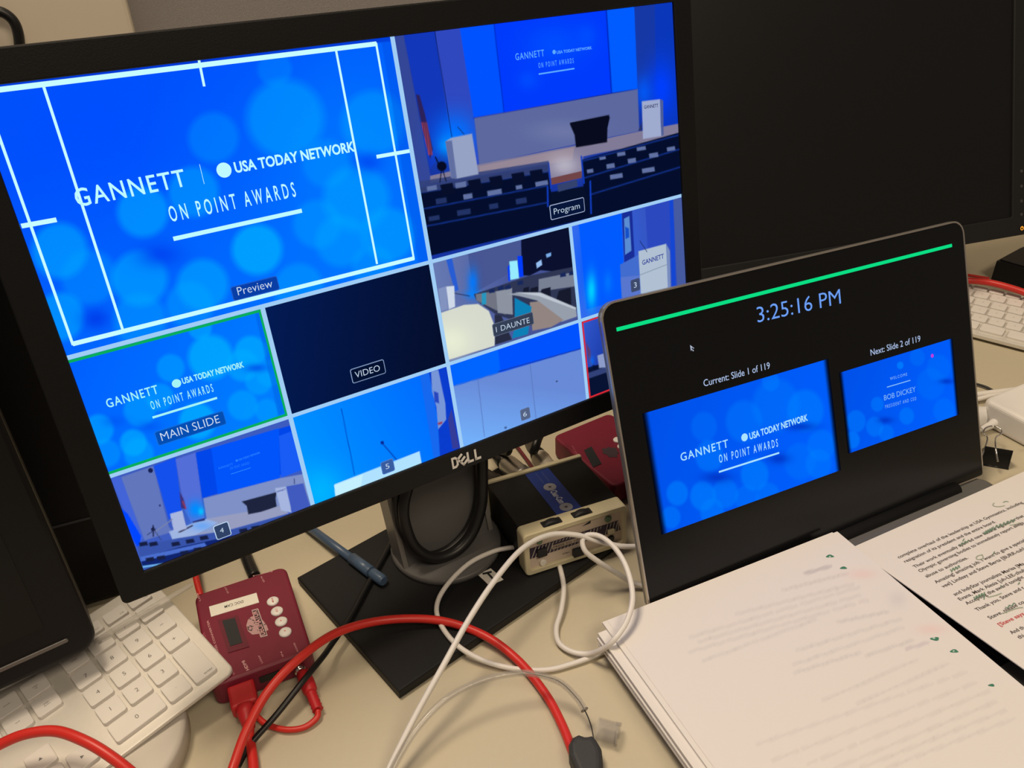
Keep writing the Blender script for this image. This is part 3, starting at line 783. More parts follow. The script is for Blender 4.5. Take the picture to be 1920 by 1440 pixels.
    P.poly(c5((440, 660), (500, 640), (560, 1120), (520, 1140)), (22, 104, 238)); P.poly(c5((490, 640), (600, 610), (680, 1090), (555, 1125), (540, 900)), (10, 60, 205))
    P.poly(c5((505, 650), (545, 640), (585, 830), (590, 920), (545, 975), (535, 850), (510, 760)), (120, 150, 215)); P.poly(c5((520, 760), (545, 770), (550, 830), (525, 820)), (40, 70, 190)); P.poly(c5((540, 940), (570, 930), (565, 945), (545, 950)), (150, 60, 90))
    P.poly(c5((600, 920), (620, 860), (665, 1080), (625, 1085)), (70, 60, 130), .7)
    P.line(*c5((0, 860), (75, 1230)), 1.3, (0, 60, 180)); P.line(*c5((232, 1055), (310, 1145)), 1.6, (10, 40, 150)); P.circ(*c5((230, 1050))[0], 3.4, (10, 40, 150))
    P.poly(c5((-40, 1285), (440, 1098), (452, 1170), (-30, 1400)), (176, 226, 255)); P.poly(c5((-40, 1290), (120, 1230), (110, 1300), (-30, 1360)), (196, 240, 255))
    w = fin(P)
    tagbox(w, [c5(p)[0] for p in ((218, 1160), (290, 1138), (303, 1205), (232, 1233))], '5', c5((251, 1200))[0], c5((272, 1193))[0], c5((247, 1170))[0], (56, 92, 160), (80, 124, 196))

    # camera 6 window
    X, Y, fin, r = window('camera_window', 2, 3, 2, 3, 0.0007)
    P = Paint(X, Y, (100, 142, 225))
    P.grad(c5((800, 700))[0], (104, 138, 215), c5((760, 1050))[0], (116, 176, 250))
    P.poly(c5((600, 600), (1345, 370), (1350, 522), (625, 735)), (0, 82, 255)); P.poly(c5((600, 600), (880, 510), (895, 655), (625, 735)), (0, 100, 255)); P.line(*c5((885, 650), (1345, 522)), 2.2, (20, 60, 180)); P.line(*c5((625, 732), (890, 655)), 1.4, (60, 110, 210))
    P.line(*c5((768, 695), (805, 1015)), 1.0, (84, 112, 180)); P.line(*c5((1062, 610), (1095, 915)), 1.0, (84, 112, 180)); P.circ(*c5((1212, 705))[0], 1.6, (50, 60, 100)); P.circ(*c5((924, 966))[0], 2.4, (70, 100, 160))
    w = fin(P)
    tagbox(w, [c5(p)[0] for p in ((1002, 868), (1055, 848), (1067, 908), (1015, 930))], '6', c5((1024, 905))[0], c5((1044, 899))[0], c5((1019, 878))[0], (84, 98, 132), (92, 108, 146))

    # on-air camera window with red border
    X, Y, fin, r = window('camera_window', 3, 4, 2, 3, 0.0008)
    P = Paint(X, Y, (40, 76, 190))
    P.grad((1090, 600), (52, 90, 205), (1150, 620), (28, 60, 170))
    P.poly(c5((1340, 640), (1520, 590), (1900, 560), (1900, 900), (1390, 820)), (8, 18, 50)); P.poly(c5((1380, 660), (1500, 620), (1505, 650), (1390, 690)), (50, 66, 120))
    P.poly(c5((1440, 560), (1560, 520), (1560, 620), (1450, 630)), (140, 155, 200)); P.poly(c5((1375, 480), (1400, 530), (1412, 620), (1392, 600)), (90, 60, 110)); P.circ(*c5((1420, 625))[0], 4, (8, 12, 40)); P.blob(*c5((1408, 590))[0], 5, 9, (0, 110, 255), .7)
    w = fin(P)
    x0, x1, y0, y1 = r; b = 0.0016; t = MB()
    for q4 in ((x0, x1, y1 - b, y1), (x0, x1, y0, y0 + b), (x0, x0 + b, y0, y1), (x1 - b, x1, y0, y1)):
        t.flat([(q4[0], q4[2]), (q4[1], q4[2]), (q4[1], q4[3]), (q4[0], q4[3])], Z3)
    t.build('border', emit('lit_red', (215, 40, 52)), w, M)
main_monitor()

# ------------------------------------------------------------------ laptop
M_LAP = frame((0.0644, 0.5155, 0.233), (0.9144, 0.4044, -0.0196), (-0.1375, 0.3557, 0.9244))
LW, LH = 0.359, 0.233
def laptop():
    M = M_LAP
    hx = Vector((0.9144, 0.4044, 0)).normalized()
    hl = M @ Vector((0, -LH, 0)); hr = M @ Vector((LW, -LH, 0))
    hc = (hl + hr) / 2
    MB_ = frame((hc.x, hc.y, 0.0), hx, (-hx.y, hx.x, 0))          # base frame: x along hinge, y away, z up
    root = thing('laptop', 'open grey laptop showing a slide presenter display with a green bar', 'laptop', MB_)
    lid = MB().prism(rrect(-0.0010, LW + 0.0010, -LH + 0.001, 0.0010, 0.0125, 6, 0.003), -0.0062, -0.0008, 0.0015, 3).build('lid', LAPTOP_ALU, root, M)
    rim = MB()
    o = rrect(-0.0010, LW + 0.0010, -LH + 0.001, 0.0010, 0.0125, 6, 0.003); i = rrect(0.0004, LW - 0.0004, -LH + 0.0022, -0.0004, 0.0112, 6, 0.002)
    n = len(o)
    vs = [(p[0], p[1], -0.002) for p in o] + [(p[0], p[1], 0.0004) for p in o] + [(p[0], p[1], 0.0004) for p in i] + [(p[0], p[1], -0.002) for p in i]
    fs = []
    for k in range(n):
        j = (k + 1) % n
        for a in range(4):
            b = (a + 1) % 4
            fs.append((a * n + k, a * n + j, b * n + j, b * n + k))
    rim.add(vs, fs)
    rim.build('rim', RIM_ALU, root, M)
    MB().prism(rrect(0.0004, LW - 0.0004, -LH + 0.002, -0.0004, 0.0112, 6, 0.002), -0.001, 0.0, 0.0).build('display_glass', GLASS_BLACK, root, M)
    # hinge bar
    zc = 0.0095
    MB().tube([MB_ @ Vector((-0.145, 0.0, zc)), MB_ @ Vector((0.145, 0.0, zc))], 0.0068, 16).build('hinge_bar', BLACK, root)
    # base
    bw = LW / 2
    base = MB().prism(rrect(-bw, bw, -0.240, 0.004, 0.012, 5), 0.0008, 0.0105, 0.003, 3).build('base', LAPTOP_ALU, root, MB_)
    MB().prism(rrect(-0.140, 0.140, -0.150, -0.030, 0.004, 3), 0.0100, 0.0108, 0.0).build('key_well', KEY_BLACK, base, MB_)
    kt = [14, 14, 14, 13, 12, 11]
    for r, nk in enumerate(kt):
        wk = 0.276 / nk
        for k in range(nk):
            x0 = -0.138 + k * wk; y1 = -0.032 - r * 0.0192
            MB().prism(rrect(x0 + 0.0013, x0 + wk - 0.0013, y1 - 0.0172, y1, 0.0015, 2), 0.0106, 0.0118, 0.0004, 1).build('key', KEY_BLACK, root, MB_)
    MB().prism(rrect(-0.052, 0.052, -0.232, -0.158, 0.003, 3), 0.0102, 0.0107, 0.0).build('trackpad', LAPTOP_ALU, root, MB_)

    # ---- presenter picture
    Z1, Z2, Z3 = 0.0002, 0.0004, 0.0006
    def L2(x, y, z=Z2): return on(M, x, y, z)
    def ptext(mb, s, p0, p1, top, z=Z2, bold=0.0, track=1.0):
        a, b, c = L2(*p0, z), L2(*p1, z), L2(*top, z)
        d = (b - a).normalized(); cap = (c - a).dot(Vector((-d.y, d.x)))
        text(mb, s, a, b, cap, z, bold, track=track)
    t = MB(); line2(t, L2(1156, 618), L2(1785, 460), 0.0028, Z2); t.build('timer_bar', emit('timer_green', (12, 222, 132)), root, M)
    t = MB(); ptext(t, '3:25:16 PM', (1421, 605), (1577, 569), (1415, 575), Z2, -0.006); t.build('clock_text', emit('clock_blue', (110, 160, 245)), root, M)
    t = MB(); ptext(t, 'Current: Slide 1 of 119', (1320, 725), (1444, 691), (1317, 712), Z2); t.build('caption_text', emit('caption_white', (178, 198, 235)), root, M)
    t = MB(); ptext(t, 'Next: Slide 2 of 119', (1633, 667), (1726, 640), (1631, 655), Z2); t.build('caption_text', emit('caption_white', (178, 198, 235)), root, M)
    t = MB()
    cc = L2(1294, 647)
    pts = [(0, 0), (0, -.0045), (.0010, -.0036), (.0018, -.0052), (.0025, -.0049), (.0018, -.0033), (.0032, -.0032)]
    t.flat([(cc.x + a, cc.y + b) for a, b in pts][::-1], Z2)
    t.build('pointer_rim', emit('pointer_white', (190, 200, 220)), root, M)
    t = MB(); t.flat([(cc.x + .0008 + a * .5, cc.y - .0016 + b * .5) for a, b in pts][::-1], Z3); t.build('pointer', emit('pointer_black', (10, 12, 22)), root, M)
    def picture(name, cs, circles, dark):
        q = [L2(*c, Z1) for c in cs]
        x0 = (q[0].x + q[3].x) / 2; x1 = (q[1].x + q[2].x) / 2; y1 = (q[0].y + q[1].y) / 2; y0 = (q[2].y + q[3].y) / 2
        nx = int((x1 - x0) / 0.0010); ny = int((y1 - y0) / 0.0010)
        LX, LY, X, Y = pixel_grid(M, x0, x1, y0, y1, Z1, nx, ny)
        P = Paint(X, Y, (0, 82, 240))
        P.grad(cs[0], (0, 80, 232), cs[2], (0, 96, 255))
        for c in circles:
            P.circ(c[0], c[1], c[2], c[4] if len(c) > 4 else (0, 128, 255), c[3], 0.12, ry=c[2] * 1.15)
        for c in dark:
            P.blob(c[0], c[1], c[2], c[3], (0, 48, 190), .75)
        e = np.clip(np.minimum(LX - x0, x1 - LX) / (0.035 * (x1 - x0)), 0, 1)[..., None]
        e = e * e * (3 - 2 * e)
        P.c = P.c * e + np.array((2, 6, 22)) * (1 - e)
        return build_grid(name, LX, LY, Z1, P.c, picture_mat(), root, M)
    w = picture('current_slide_picture', ((1202, 773), (1553, 676), (1577, 885), (1242, 998)),
                ((1510, 770, 34, .55), (1395, 790, 34, .4), (1330, 855, 26, .5), (1415, 890, 26, .6), (1540, 835, 26, .4), (1455, 760, 44, .35), (1535, 870, 24, .4), (1318, 930, 24, .6), (1360, 925, 24, .5), (1270, 925, 20, .6), (1258, 970, 18, .5),
                 (1445, 715, 16, .4), (1500, 865, 30, .3), (1440, 930, 22, .4), (1335, 960, 22, .5), (1320, 800, 24, .3), (1400, 935, 22, .35)), ((1500, 800, 30, 8), (1345, 895, 26, 10), (1460, 860, 20, 10)))
    t = MB()
    ptext(t, 'GANNETT', (1277, 865), (1366, 838), (1273, 850), Z2, 0.008, 1.18)
    c = L2(1396, 820); t.flat(circle(c.x, c.y, 0.0031, 24), Z2)
    ptext(t, 'USA TODAY NETWORK', (1406, 824), (1515, 788), (1403, 812), Z2, 0.026)
    ptext(t, 'ON POINT AWARDS', (1349, 868), (1459, 837), (1345, 853), Z2, 0.006, 1.6)
    line2(t, L2(1348, 885), L2(1461, 849), 0.0014, Z2)
    t.build('slide_lettering', emit('laptop_slide_ink', (170, 228, 255)), w, M)
    w = picture('next_slide_picture', ((1573, 696), (1787, 637), (1797, 779), (1591, 849)),
                ((1645, 758, 12, .5), (1700, 780, 14, .5), (1640, 800, 16, .5), (1605, 790, 18, .5), (1662, 812, 14, .4), (1598, 825, 14, .6), (1745, 720, 26, .25), (1760, 690, 22, .25), (1770, 770, 20, .3), (1688, 685, 6, .8), (1720, 670, 14, .3)), ((1775, 715, 14, 5), (1660, 788, 14, 6)))
    t = MB()
    ptext(t, 'WELCOME', (1669, 713), (1701, 704), (1668, 707.5), Z2, 0, 1.4); line2(t, L2(1663, 726), L2(1707, 713), 0.0008, Z2)
    ptext(t, 'BOB DICKEY', (1658, 751), (1717, 734), (1656, 741), Z2, -0.004); ptext(t, 'PRESIDENT AND CEO', (1660, 766), (1718, 750), (1658.5, 759.5), Z2, 0, 1.5)
    t.build('slide_lettering', emit('next_slide_ink', (130, 190, 245)), w, M)
    t = MB(); c = L2(1748, 667); t.flat(circle(c.x, c.y, 0.0017, 12), Z2); t.build('pink_mark', emit('lit_magenta', (196, 60, 220)), w, M)
    return MB_
M_BASE = laptop()

# ------------------------------------------------------------------ papers
def papers():
    # pile of sheets on the laptop
    z0 = 0.0122
    a = at(1143, 1155, 0.0245); b = at(1567, 998, 0.0245)
    x = (b - a); x.z = 0; x.normalize(); up = Vector((-x.y, x.x, 0))
    x = (Matrix.Rotation(math.radians(0.9), 3, 'Z') @ x); up = Vector((-x.y, x.x, -0.012)); a = b - x * 0.2140
    MP = frame((a.x, a.y, 0.0), x, up)
    root = thing('paper_pile', 'thick pile of printed letter pages lying face down over the laptop keyboard', 'papers', MP)
    W_, H_ = 0.2159, 0.2794
    rng = random.Random(4)
    zz = z0
    offs = [(-0.0120, -0.0080, 0.5), (-0.0105, -0.0070, 0.2), (-0.0120, -0.0060, 0.4), (-0.0100, -0.0050, 0.1), (-0.0110, -0.0055, 0.3), (-0.0040, 0.0006, 0.2)]
    for ox, oy, r in offs:
        Mr = MP @ T(ox, oy, 0) @ Matrix.Rotation(math.radians(r), 4, 'Z')
        MB().box(0, W_, -H_, 0, zz, zz + 0.0019).build('sheet', PAPER, root, Mr)
        zz += 0.0020
    ztop = zz + 0.0002
    nx, ny = 150, 190
    LX, LY, X, Y = pixel_grid(MP, 0, W_, -H_, 0, ztop, nx, ny)
    P = Paint(X, Y, (222, 218, 217))
    def cc(x_, y_): return (1280 + x_ / 3, 960 + y_ / 3)
    rows = [((690, 345), (830, 305)), ((560, 440), (930, 345)), ((300, 575), (960, 405)), ((40, 705), (1000, 420)), ((90, 730), (1010, 465)), ((30, 790), (1060, 490)), ((110, 840), (760, 600)), ((870, 620), (1160, 560)),
            ((640, 780), (1230, 600)), ((620, 860), (1240, 650)), ((630, 905), (1000, 790)), ((1030, 810), (1300, 720)), ((790, 1060), (1320, 830)), ((980, 1080), (1500, 850)), ((410, 1310), (1600, 900)), ((500, 1400), (1650, 960)),
            ((700, 1420), (1740, 1000)), ((860, 1440), (1780, 1060)), ((1000, 1440), (1830, 1110)), ((1150, 1440), (1870, 1160))]
    for p, q in rows:
        p = cc(*p); q = cc(*q)
        nseg = 14
        for k in range(nseg):
            t0 = (k + rng.uniform(0, .15)) / nseg; t1 = (k + rng.uniform(.7, 1)) / nseg
            P.line((p[0] + (q[0] - p[0]) * t0, p[1] + (q[1] - p[1]) * t0), (p[0] + (q[0] - p[0]) * t1, p[1] + (q[1] - p[1]) * t1), 7.0, (192, 188, 190), 0.25)
    P.line(cc(1260, 770), cc(1380, 735), 7, (182, 176, 190), .4); P.line(cc(690, 345), cc(830, 305), 7, (184, 180, 190), .4)
    P.blob(*cc(1010, 350), 26, 9, (228, 190, 188), .4); P.blob(*cc(1400, 660), 26, 9, (228, 188, 190), .4); P.blob(*cc(1210, 490), 16, 14, (200, 197, 205), .5)
    top = build_grid('top_sheet', LX, LY, ztop, P.c, page_mat(), root, MP)
    for px, py, r in ((1556, 1043, .0030), (1581.5, 1065, .0026), (1753, 1198, .0030), (1789, 1221, .0027), (1859, 1285, .0020)):
        c = on(MP, px, py, ztop)
        pts = [(c.x + rr * math.cos(t), c.y + rr * .55 * math.sin(t) - rr * .25 * math.cos(t)) for k in range(14) for t in (2 * math.pi * k / 14,) for rr in (r * (1 + .18 * math.sin(3 * t + px)),)]
        MB().flat(pts, ztop + 0.0001).build('green_ink_dot', GREEN_INK, top, MP)
    for px, py, r in ((1556, 1044, .0010), (1751, 1197, .0011), (1788, 1221, .0009)):
        c = on(MP, px, py, ztop); MB().flat(circle(c.x, c.y, r, 10, r * .6), ztop + 0.0002).build('pale_ink_centre', mat('pale_green_wash', (0.45, 0.60, 0.50), 0.8), top, MP)

    # the page with readable type, half under the pile
    a = at(1598, 1026, 0.0175); b = at(1920, 888, 0.0175)
    x = (b - a); x.z = 0; x.normalize(); x = (Matrix.Rotation(math.radians(0.6), 3, 'Z') @ x); up = Vector((-x.y, x.x, -0.085))      # the page rises a little towards the reader
    MR = frame((a.x, a.y, 0.0175), x, up)
    zr = 0.0
    pg = thing('script_page', 'printed script page with green pen marks and one red line of type', 'paper', MR)
    for k in range(3):
        MB().box(0.0012 * (k < 2), 0.2159, -H_, -0.0004 * (2 - k), zr - 0.003 + k * 0.001, zr - 0.0022 + k * 0.001).build('sheet', PAPER, pg, MR @ T(0.0008 * (2 - k), 0, 0) @ Matrix.Rotation(math.radians(0.15 * (2 - k)), 4, 'Z'))
    zt = zr + 0.0001
    lines = [('complete overhaul of the leadership at USA Gymnastics, including', (1686, 1047), (1919, 943), 0), ('resignation of its president and the entire board.', (1698, 1055), (1868, 979), 0),
             ('Their work eventually spurred new federal legislation that', (1716, 1065), (1921, 968), 0), ('Olympic governing bodies to immediately report allega', (1726, 1073), (1921, 981), 0), ('abuse to authorities.', (1738, 1083), (1816, 1047), 0),
             ('Amazing! amazing job. I want to give a special', (1756, 1094), (1924, 1014), 0), ('vee] Lindsay and Steve Berta [BURR-tuh]', (1769, 1102), (1923, 1030), 0), ('and IndyStar journalists Marisa [Ma', (1791, 1117), (1922, 1058), 0),
             ('Evans, Mark Alesia [uh-LEE-zhuh', (1801, 1126), (1924, 1070), 0), ('Accepting the award tonight', (1814, 1134), (1921, 1083), 0), ('Thank you, Steve and t', (1833, 1146), (1922, 1103), 0),
             ('Steve, please co', (1857, 1161), (1922, 1130), 0), ('[Steve says', (1876, 1174), (1922, 1152), 1), ('And th', (1898, 1189), (1922, 1178), 0), ('thi', (1912, 1198), (1922, 1193), 0)]
    for m_, name, sel in ((TYPE_INK, 'typed_lines', 0), (RED_INK, 'red_typed_line', 1)):
        t = MB()
        for s_, p, q, red in lines:
            if red == sel:
                text(t, s_, on(MR, *p, zt), on(MR, *q, zt), 0.0031, zt, 0.012 if s_.startswith('[S') else 0.004)
        t.build(name, m_, pg, MR)
    def scrib(name, m_, strokes, w):
        t = MB()
        for st in strokes:
            pts = [on(MR, *p, zt) for p in st]
            pts = [Vector((p.x, p.y)) for p in smooth_path([(p.x, p.y, 0) for p in pts], 4)]
            for i in range(len(pts) - 1):
                if (pts[i + 1] - pts[i]).length > 1e-6:
                    line2(t, pts[i], pts[i + 1], w, zt + 0.0001)
        t.build(name, m_, pg, MR)
    zig = lambda x0, y0, x1, y1, n, h: [(x0 + (x1 - x0) * k / n, y0 + (y1 - y0) * k / n + (h if k % 2 else -h)) for k in range(n + 1)]
    scrib('green_handwriting', mat('green_pen', (0.16, 0.27, 0.19), 0.8), [zig(1845, 1000, 1862, 991, 9, 3), zig(1862, 990, 1903, 975, 12, 3), zig(1782, 1070, 1800, 1062, 7, 3), [(1881, 942), (1886, 940), (1891, 941)], [(1805, 1015), (1808, 1010)], zig(1798, 1022, 1816, 1014, 6, 2),
                                              zig(1826, 1122, 1846, 1113, 8, 3), [(1876, 1097), (1880, 1102)], [(1846, 1115), (1845, 1124)], [(1912, 1092), (1909, 1096)], zig(1885, 1140, 1905, 1131, 5, 2), [(1865, 1034), (1862, 1040)]], 0.0007)
    scrib('pale_green_handwriting', GREEN_PALE, [[(1864, 943), (1862, 948), (1872, 950), (1884, 948)], [(1842, 1040), (1832, 1043), (1832, 1049), (1843, 1047), (1842, 1040)], [(1893, 985), (1905, 983), (1912, 980)], [(1852, 1120), (1868, 1116), (1878, 1112)], [(1880, 1150), (1896, 1144), (1908, 1140), (1918, 1139)]], 0.0008)
papers()

# ------------------------------------------------------------------ keyboards
M_KEY = frame((-0.3073, 0.3860, 0.0285), (0.7046, 0.7057, 0.0743), (-0.7095, 0.7021, 0.0599))
KP = 0.019
KEYMESH = {}
def keycap(w, h, m_):
    k = (round(w, 5), round(h, 5), m_.name)
    if k not in KEYMESH:
        me = MB().prism(rrect(-w / 2, w / 2, -h / 2, h / 2, 0.0020, 4), -0.0036, 0.0, 0.0006, 2, top_only=True).mesh('key')
        me.materials.append(m_)
        KEYMESH[k] = me
    return KEYMESH[k]
def key(parent, M, x, y, w, h, m_, legend=None, cap=0.0030, where=(0, 0), ink=None):
    o = bpy.data.objects.new('key', keycap(w, h, m_))
    link(o, parent, M @ T(x, y, 0))
    if legend:
        t = MB()
        if legend == 'up': t.flat([(-.0013, -.0009), (.0013, -.0009), (0, .0014)], 0.00008)
        elif legend == 'right': t.flat([(-.0009, -.0013), (.0014, 0), (-.0009, .0013)], 0.00008)
        elif legend == 'down': t.flat([(-.0013, .0009), (0, -.0014), (.0013, .0009)], 0.00008)
        elif legend == 'left': t.flat([(.0009, -.0013), (.0009, .0013), (-.0014, 0)], 0.00008)
        elif legend == 'mark': t.flat(circle(0.0004, 0.0002, 0.0010, 8, 0.0007), 0.00008)
        else:
            for li, s_ in enumerate(legend.split('\n')):
                g = text_geo(s_, 0.0)
                wd = (g[3] - g[2]) / CAP * cap
                if s_ in '-=+*/':
                    wd = cap * .7
                cx, cy = where
                cy -= li * cap * 1.4
                text(t, s_, (cx - wd / 2, cy - cap / 2), (cx + wd / 2, cy - cap / 2), cap, 0.00008)
        t.build('legend', ink or KEY_INK, o, M @ T(x, y, 0))
    return o
def full_keyboard():
    M = M_KEY
    foot = M @ Vector((0.0, -0.02, -0.02))
    root = thing('keyboard', 'aluminium keyboard with white keys and number pad under a black screen corner', 'keyboard', M @ T(0.03, -0.03, -0.0065))
    xr = 3.5 * KP + 0.0070; yb = -3.5 * KP - 0.0070; yt = 2.5 * KP + 0.006
    MB().prism(rrect(-0.222, xr, yb, yt, 0.006, 5), -0.0066, -0.0030, 0.0012, 2).build('body', ALU, root, M)
    ks = 0.0164
    lg = {(0, 0): '7', (1, 0): '8', (2, 0): '9', (0, 1): '4', (1, 1): '5', (2, 1): '6', (0, 2): '1', (1, 2): '2', (2, 2): '3', (3, 1): '+', (3, 0): '-', (2, -1): '/', (0, -1): 'clear', (1, -1): '=', (3, -1): '*'}
    for (c, r), s_ in lg.items():
        key(root, M, c * KP, -r * KP, ks, ks, KEY_WHITE, s_, 0.0036 if len(s_) == 1 else 0.0016)
    key(root, M, 0.5 * KP, -3 * KP, ks + KP, ks, KEY_WHITE, '0', 0.0036)
    key(root, M, 2 * KP, -3 * KP, ks, ks, KEY_WHITE, '.', 0.0030, (0, 0.001))
    key(root, M, 3 * KP, -2.5 * KP, ks, ks + KP, KEY_WHITE, 'enter', 0.0022, (0.0030, -0.0145))
    for c, s_ in enumerate(('F16', 'F17', 'F18', 'F19')):
        key(root, M, c * KP, 1.86 * KP, ks, 0.0115, KEY_WHITE, s_, 0.0014, (0.004, -0.003))
    nx = -1.46
    for c, r, s_ in ((0, -1, 'page\nup'), (-1, -1, 'home'), (-2, -1, 'fn'), (0, 0, 'page\ndown'), (-1, 0, 'end'), (-2, 0, 'delete'), (-1, 2, 'up'), (0, 3, 'right'), (-1, 3, 'down'), (-2, 3, 'left')):
        key(root, M, (nx + c) * KP, -r * KP, ks, ks, KEY_WHITE, s_, 0.0014)
    # keys of the typing block that lie beyond the photo's edge
    for r, xs in ((0, (0, 1.0)), (1, (0.2, )), (2, (0.4,)), (3, (0, 1.2))):
        for x_ in xs:
            key(root, M, (nx - 3.35 - x_) * KP, -r * KP, ks, ks, KEY_WHITE)
full_keyboard()

def far_keyboard():
    o = at(1869.5, 603, 0.0150)
    b = at(1902.6, 610.8, 0.0150)
    x = (b - o); x.z = 0; x.normalize()
    x = Vector((0.75, -0.66, 0)).normalized(); up = Vector((-x.y, x.x, 0.09))
    M = frame(o, x, up)
    root = thing('keyboard', 'small white-keyed keyboard standing behind the laptop with a red cable across it', 'keyboard', M @ T(0, 0, -0.012))
    MB().prism(rrect(-0.075, 0.16, -1.5 * KP - 0.0065, 4.3 * KP, 0.006, 4), -0.0085, -0.0030, 0.0012, 2).build('body', ALU, root, M)
    MB().tube([M @ Vector((-0.068, 4.05 * KP, -0.010)), M @ Vector((0.15, 4.05 * KP, -0.010))], 0.0065, 12).build('battery_tube', ALU, root)
    offs = [0.0]
    for k, p in ((1, (1868.5, 586.5)), (2, (1874.4, 572.8)), (3, (1872.4, 558.2))):
        offs.append(on(M, *p).x)
    for r, ox in enumerate(offs):
        ox = ((ox + KP / 2) % KP) - KP / 2
        for c in range(-3, 8):
            key(root, M, ox + c * KP, r * KP, 0.0165, 0.0165, KEY_WHITE, 'mark', 0.0022, (0, 0), mat('worn_key_legend', (0.46, 0.44, 0.42), 0.6))
    for c in range(-3, 8):
        key(root, M, c * KP, 4 * KP - 0.004, 0.0165, 0.0095, KEY_WHITE)
    ox = on(M, 1861.7, 616).x
    for x_, w in ((-1.25, 1), (0, 1.45), (1.5, 1.35), (4.3, 4.0)):
        key(root, M, ox + x_ * KP, -KP, w * KP - 0.0026, 0.0165, KEY_WHITE)
    return M
M_FAR = far_keyboard()

# ------------------------------------------------------------------ dark screens around the main one
def left_screen():
    c = at(190, 1210, 0.05); b = at(0, 1298, 0.05)
    x = (c - b).normalized(); back = Vector((-x.y, x.x, 0))
    t = math.radians(9)
    up = Vector((0, 0, math.cos(t))) + back * math.sin(t)
    M = frame(c, x, up)
    foot = M @ Vector((-0.26, 0, -0.09))
    root = thing('computer_monitor', 'black monitor with rounded corner and a pale groove standing over the aluminium keyboard', 'monitor', T(foot.x, foot.y, 0))
    W_, H_ = 0.53, 0.345
    MB().prism(rrect(-W_, 0, 0, H_, 0.013, 6), -0.035, 0.0, 0.004, 3).build('bezel', BLACK, root, M)
    MB().prism(rrect(-W_ + 0.026, -0.026, 0.032, H_ - 0.026, 0.001, 1), -0.001, 0.0006, 0.0).build('screen', PANEL_OFF, root, M)
    g0 = on(M, 128, 1199, 0.0004); 
    MB().prism(rrect(-W_ + 0.03, g0.x, g0.y - 0.0014, g0.y + 0.0014, 0.0013, 3), -0.0005, 0.0012, 0.0006, 2).build('groove_strip', mat('dull_silver_strip', (0.16, 0.15, 0.15), 0.35, metal=0.5), root, M)
    # low rear stand
    MB().prism(rrect(-0.34, -0.18, 0.03, 0.24, 0.02), -0.07, -0.034, 0.008, 2).build('back_housing', BLACK, root, M)
    p = [M @ Vector((-0.26, 0.10, -0.06)), Vector((foot.x - x.y * 0.03, foot.y + x.x * 0.03, 0.06)), Vector((foot.x - x.y * 0.03, foot.y + x.x * 0.03, 0.008))]
    MB().tube(p, 0.022, 14).build('neck', BLACK_STAND, root)
    MB().lathe([(0.10, 0.0), (0.10, 0.006), (0.096, 0.009), (0.02, 0.011)], 40, foot.x - x.y * 0.03, foot.y + x.x * 0.03).build('foot', BLACK_STAND, root)
left_screen()

def black_case():
    a = at(172, 1137, 0.0); b = at(238, 1120, 0.0)
    x = Vector((0.93, 0.36, 0)).normalized()
    p = b + x * 0.012
    M = frame((p.x, p.y, 0.0), x, (-x.y, x.x, 0))
    root = thing('computer_case', 'tall black computer case standing in the gap between two monitors', 'computer', M)
    MB().prism(rrect(-0.19, 0.0, 0.0, 0.30, 0.004), 0.004, 0.34, 0.003, 2).build('shell', BLACK, root, M)
    fm = frame((p.x, p.y, 0.0), x, (0, 0, 1))
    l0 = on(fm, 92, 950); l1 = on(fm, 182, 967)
    MB().box(-0.186, -0.004, l1.y - 0.0008, l1.y + 0.0008, 0.0, 0.0008).build('front_line', mat('grey_line', (0.05, 0.05, 0.06), 0.4), root, fm)  # thin line of lighter grey across the front of the case
    for q in ((-0.17, 0.02), (-0.02, 0.02), (-0.17, 0.28), (-0.02, 0.28)):
        MB().lathe([(0.008, 0.0), (0.008, 0.006)], 14, q[0], q[1]).build('rubber_foot', BLACK_CABLE, root, M)
black_case()

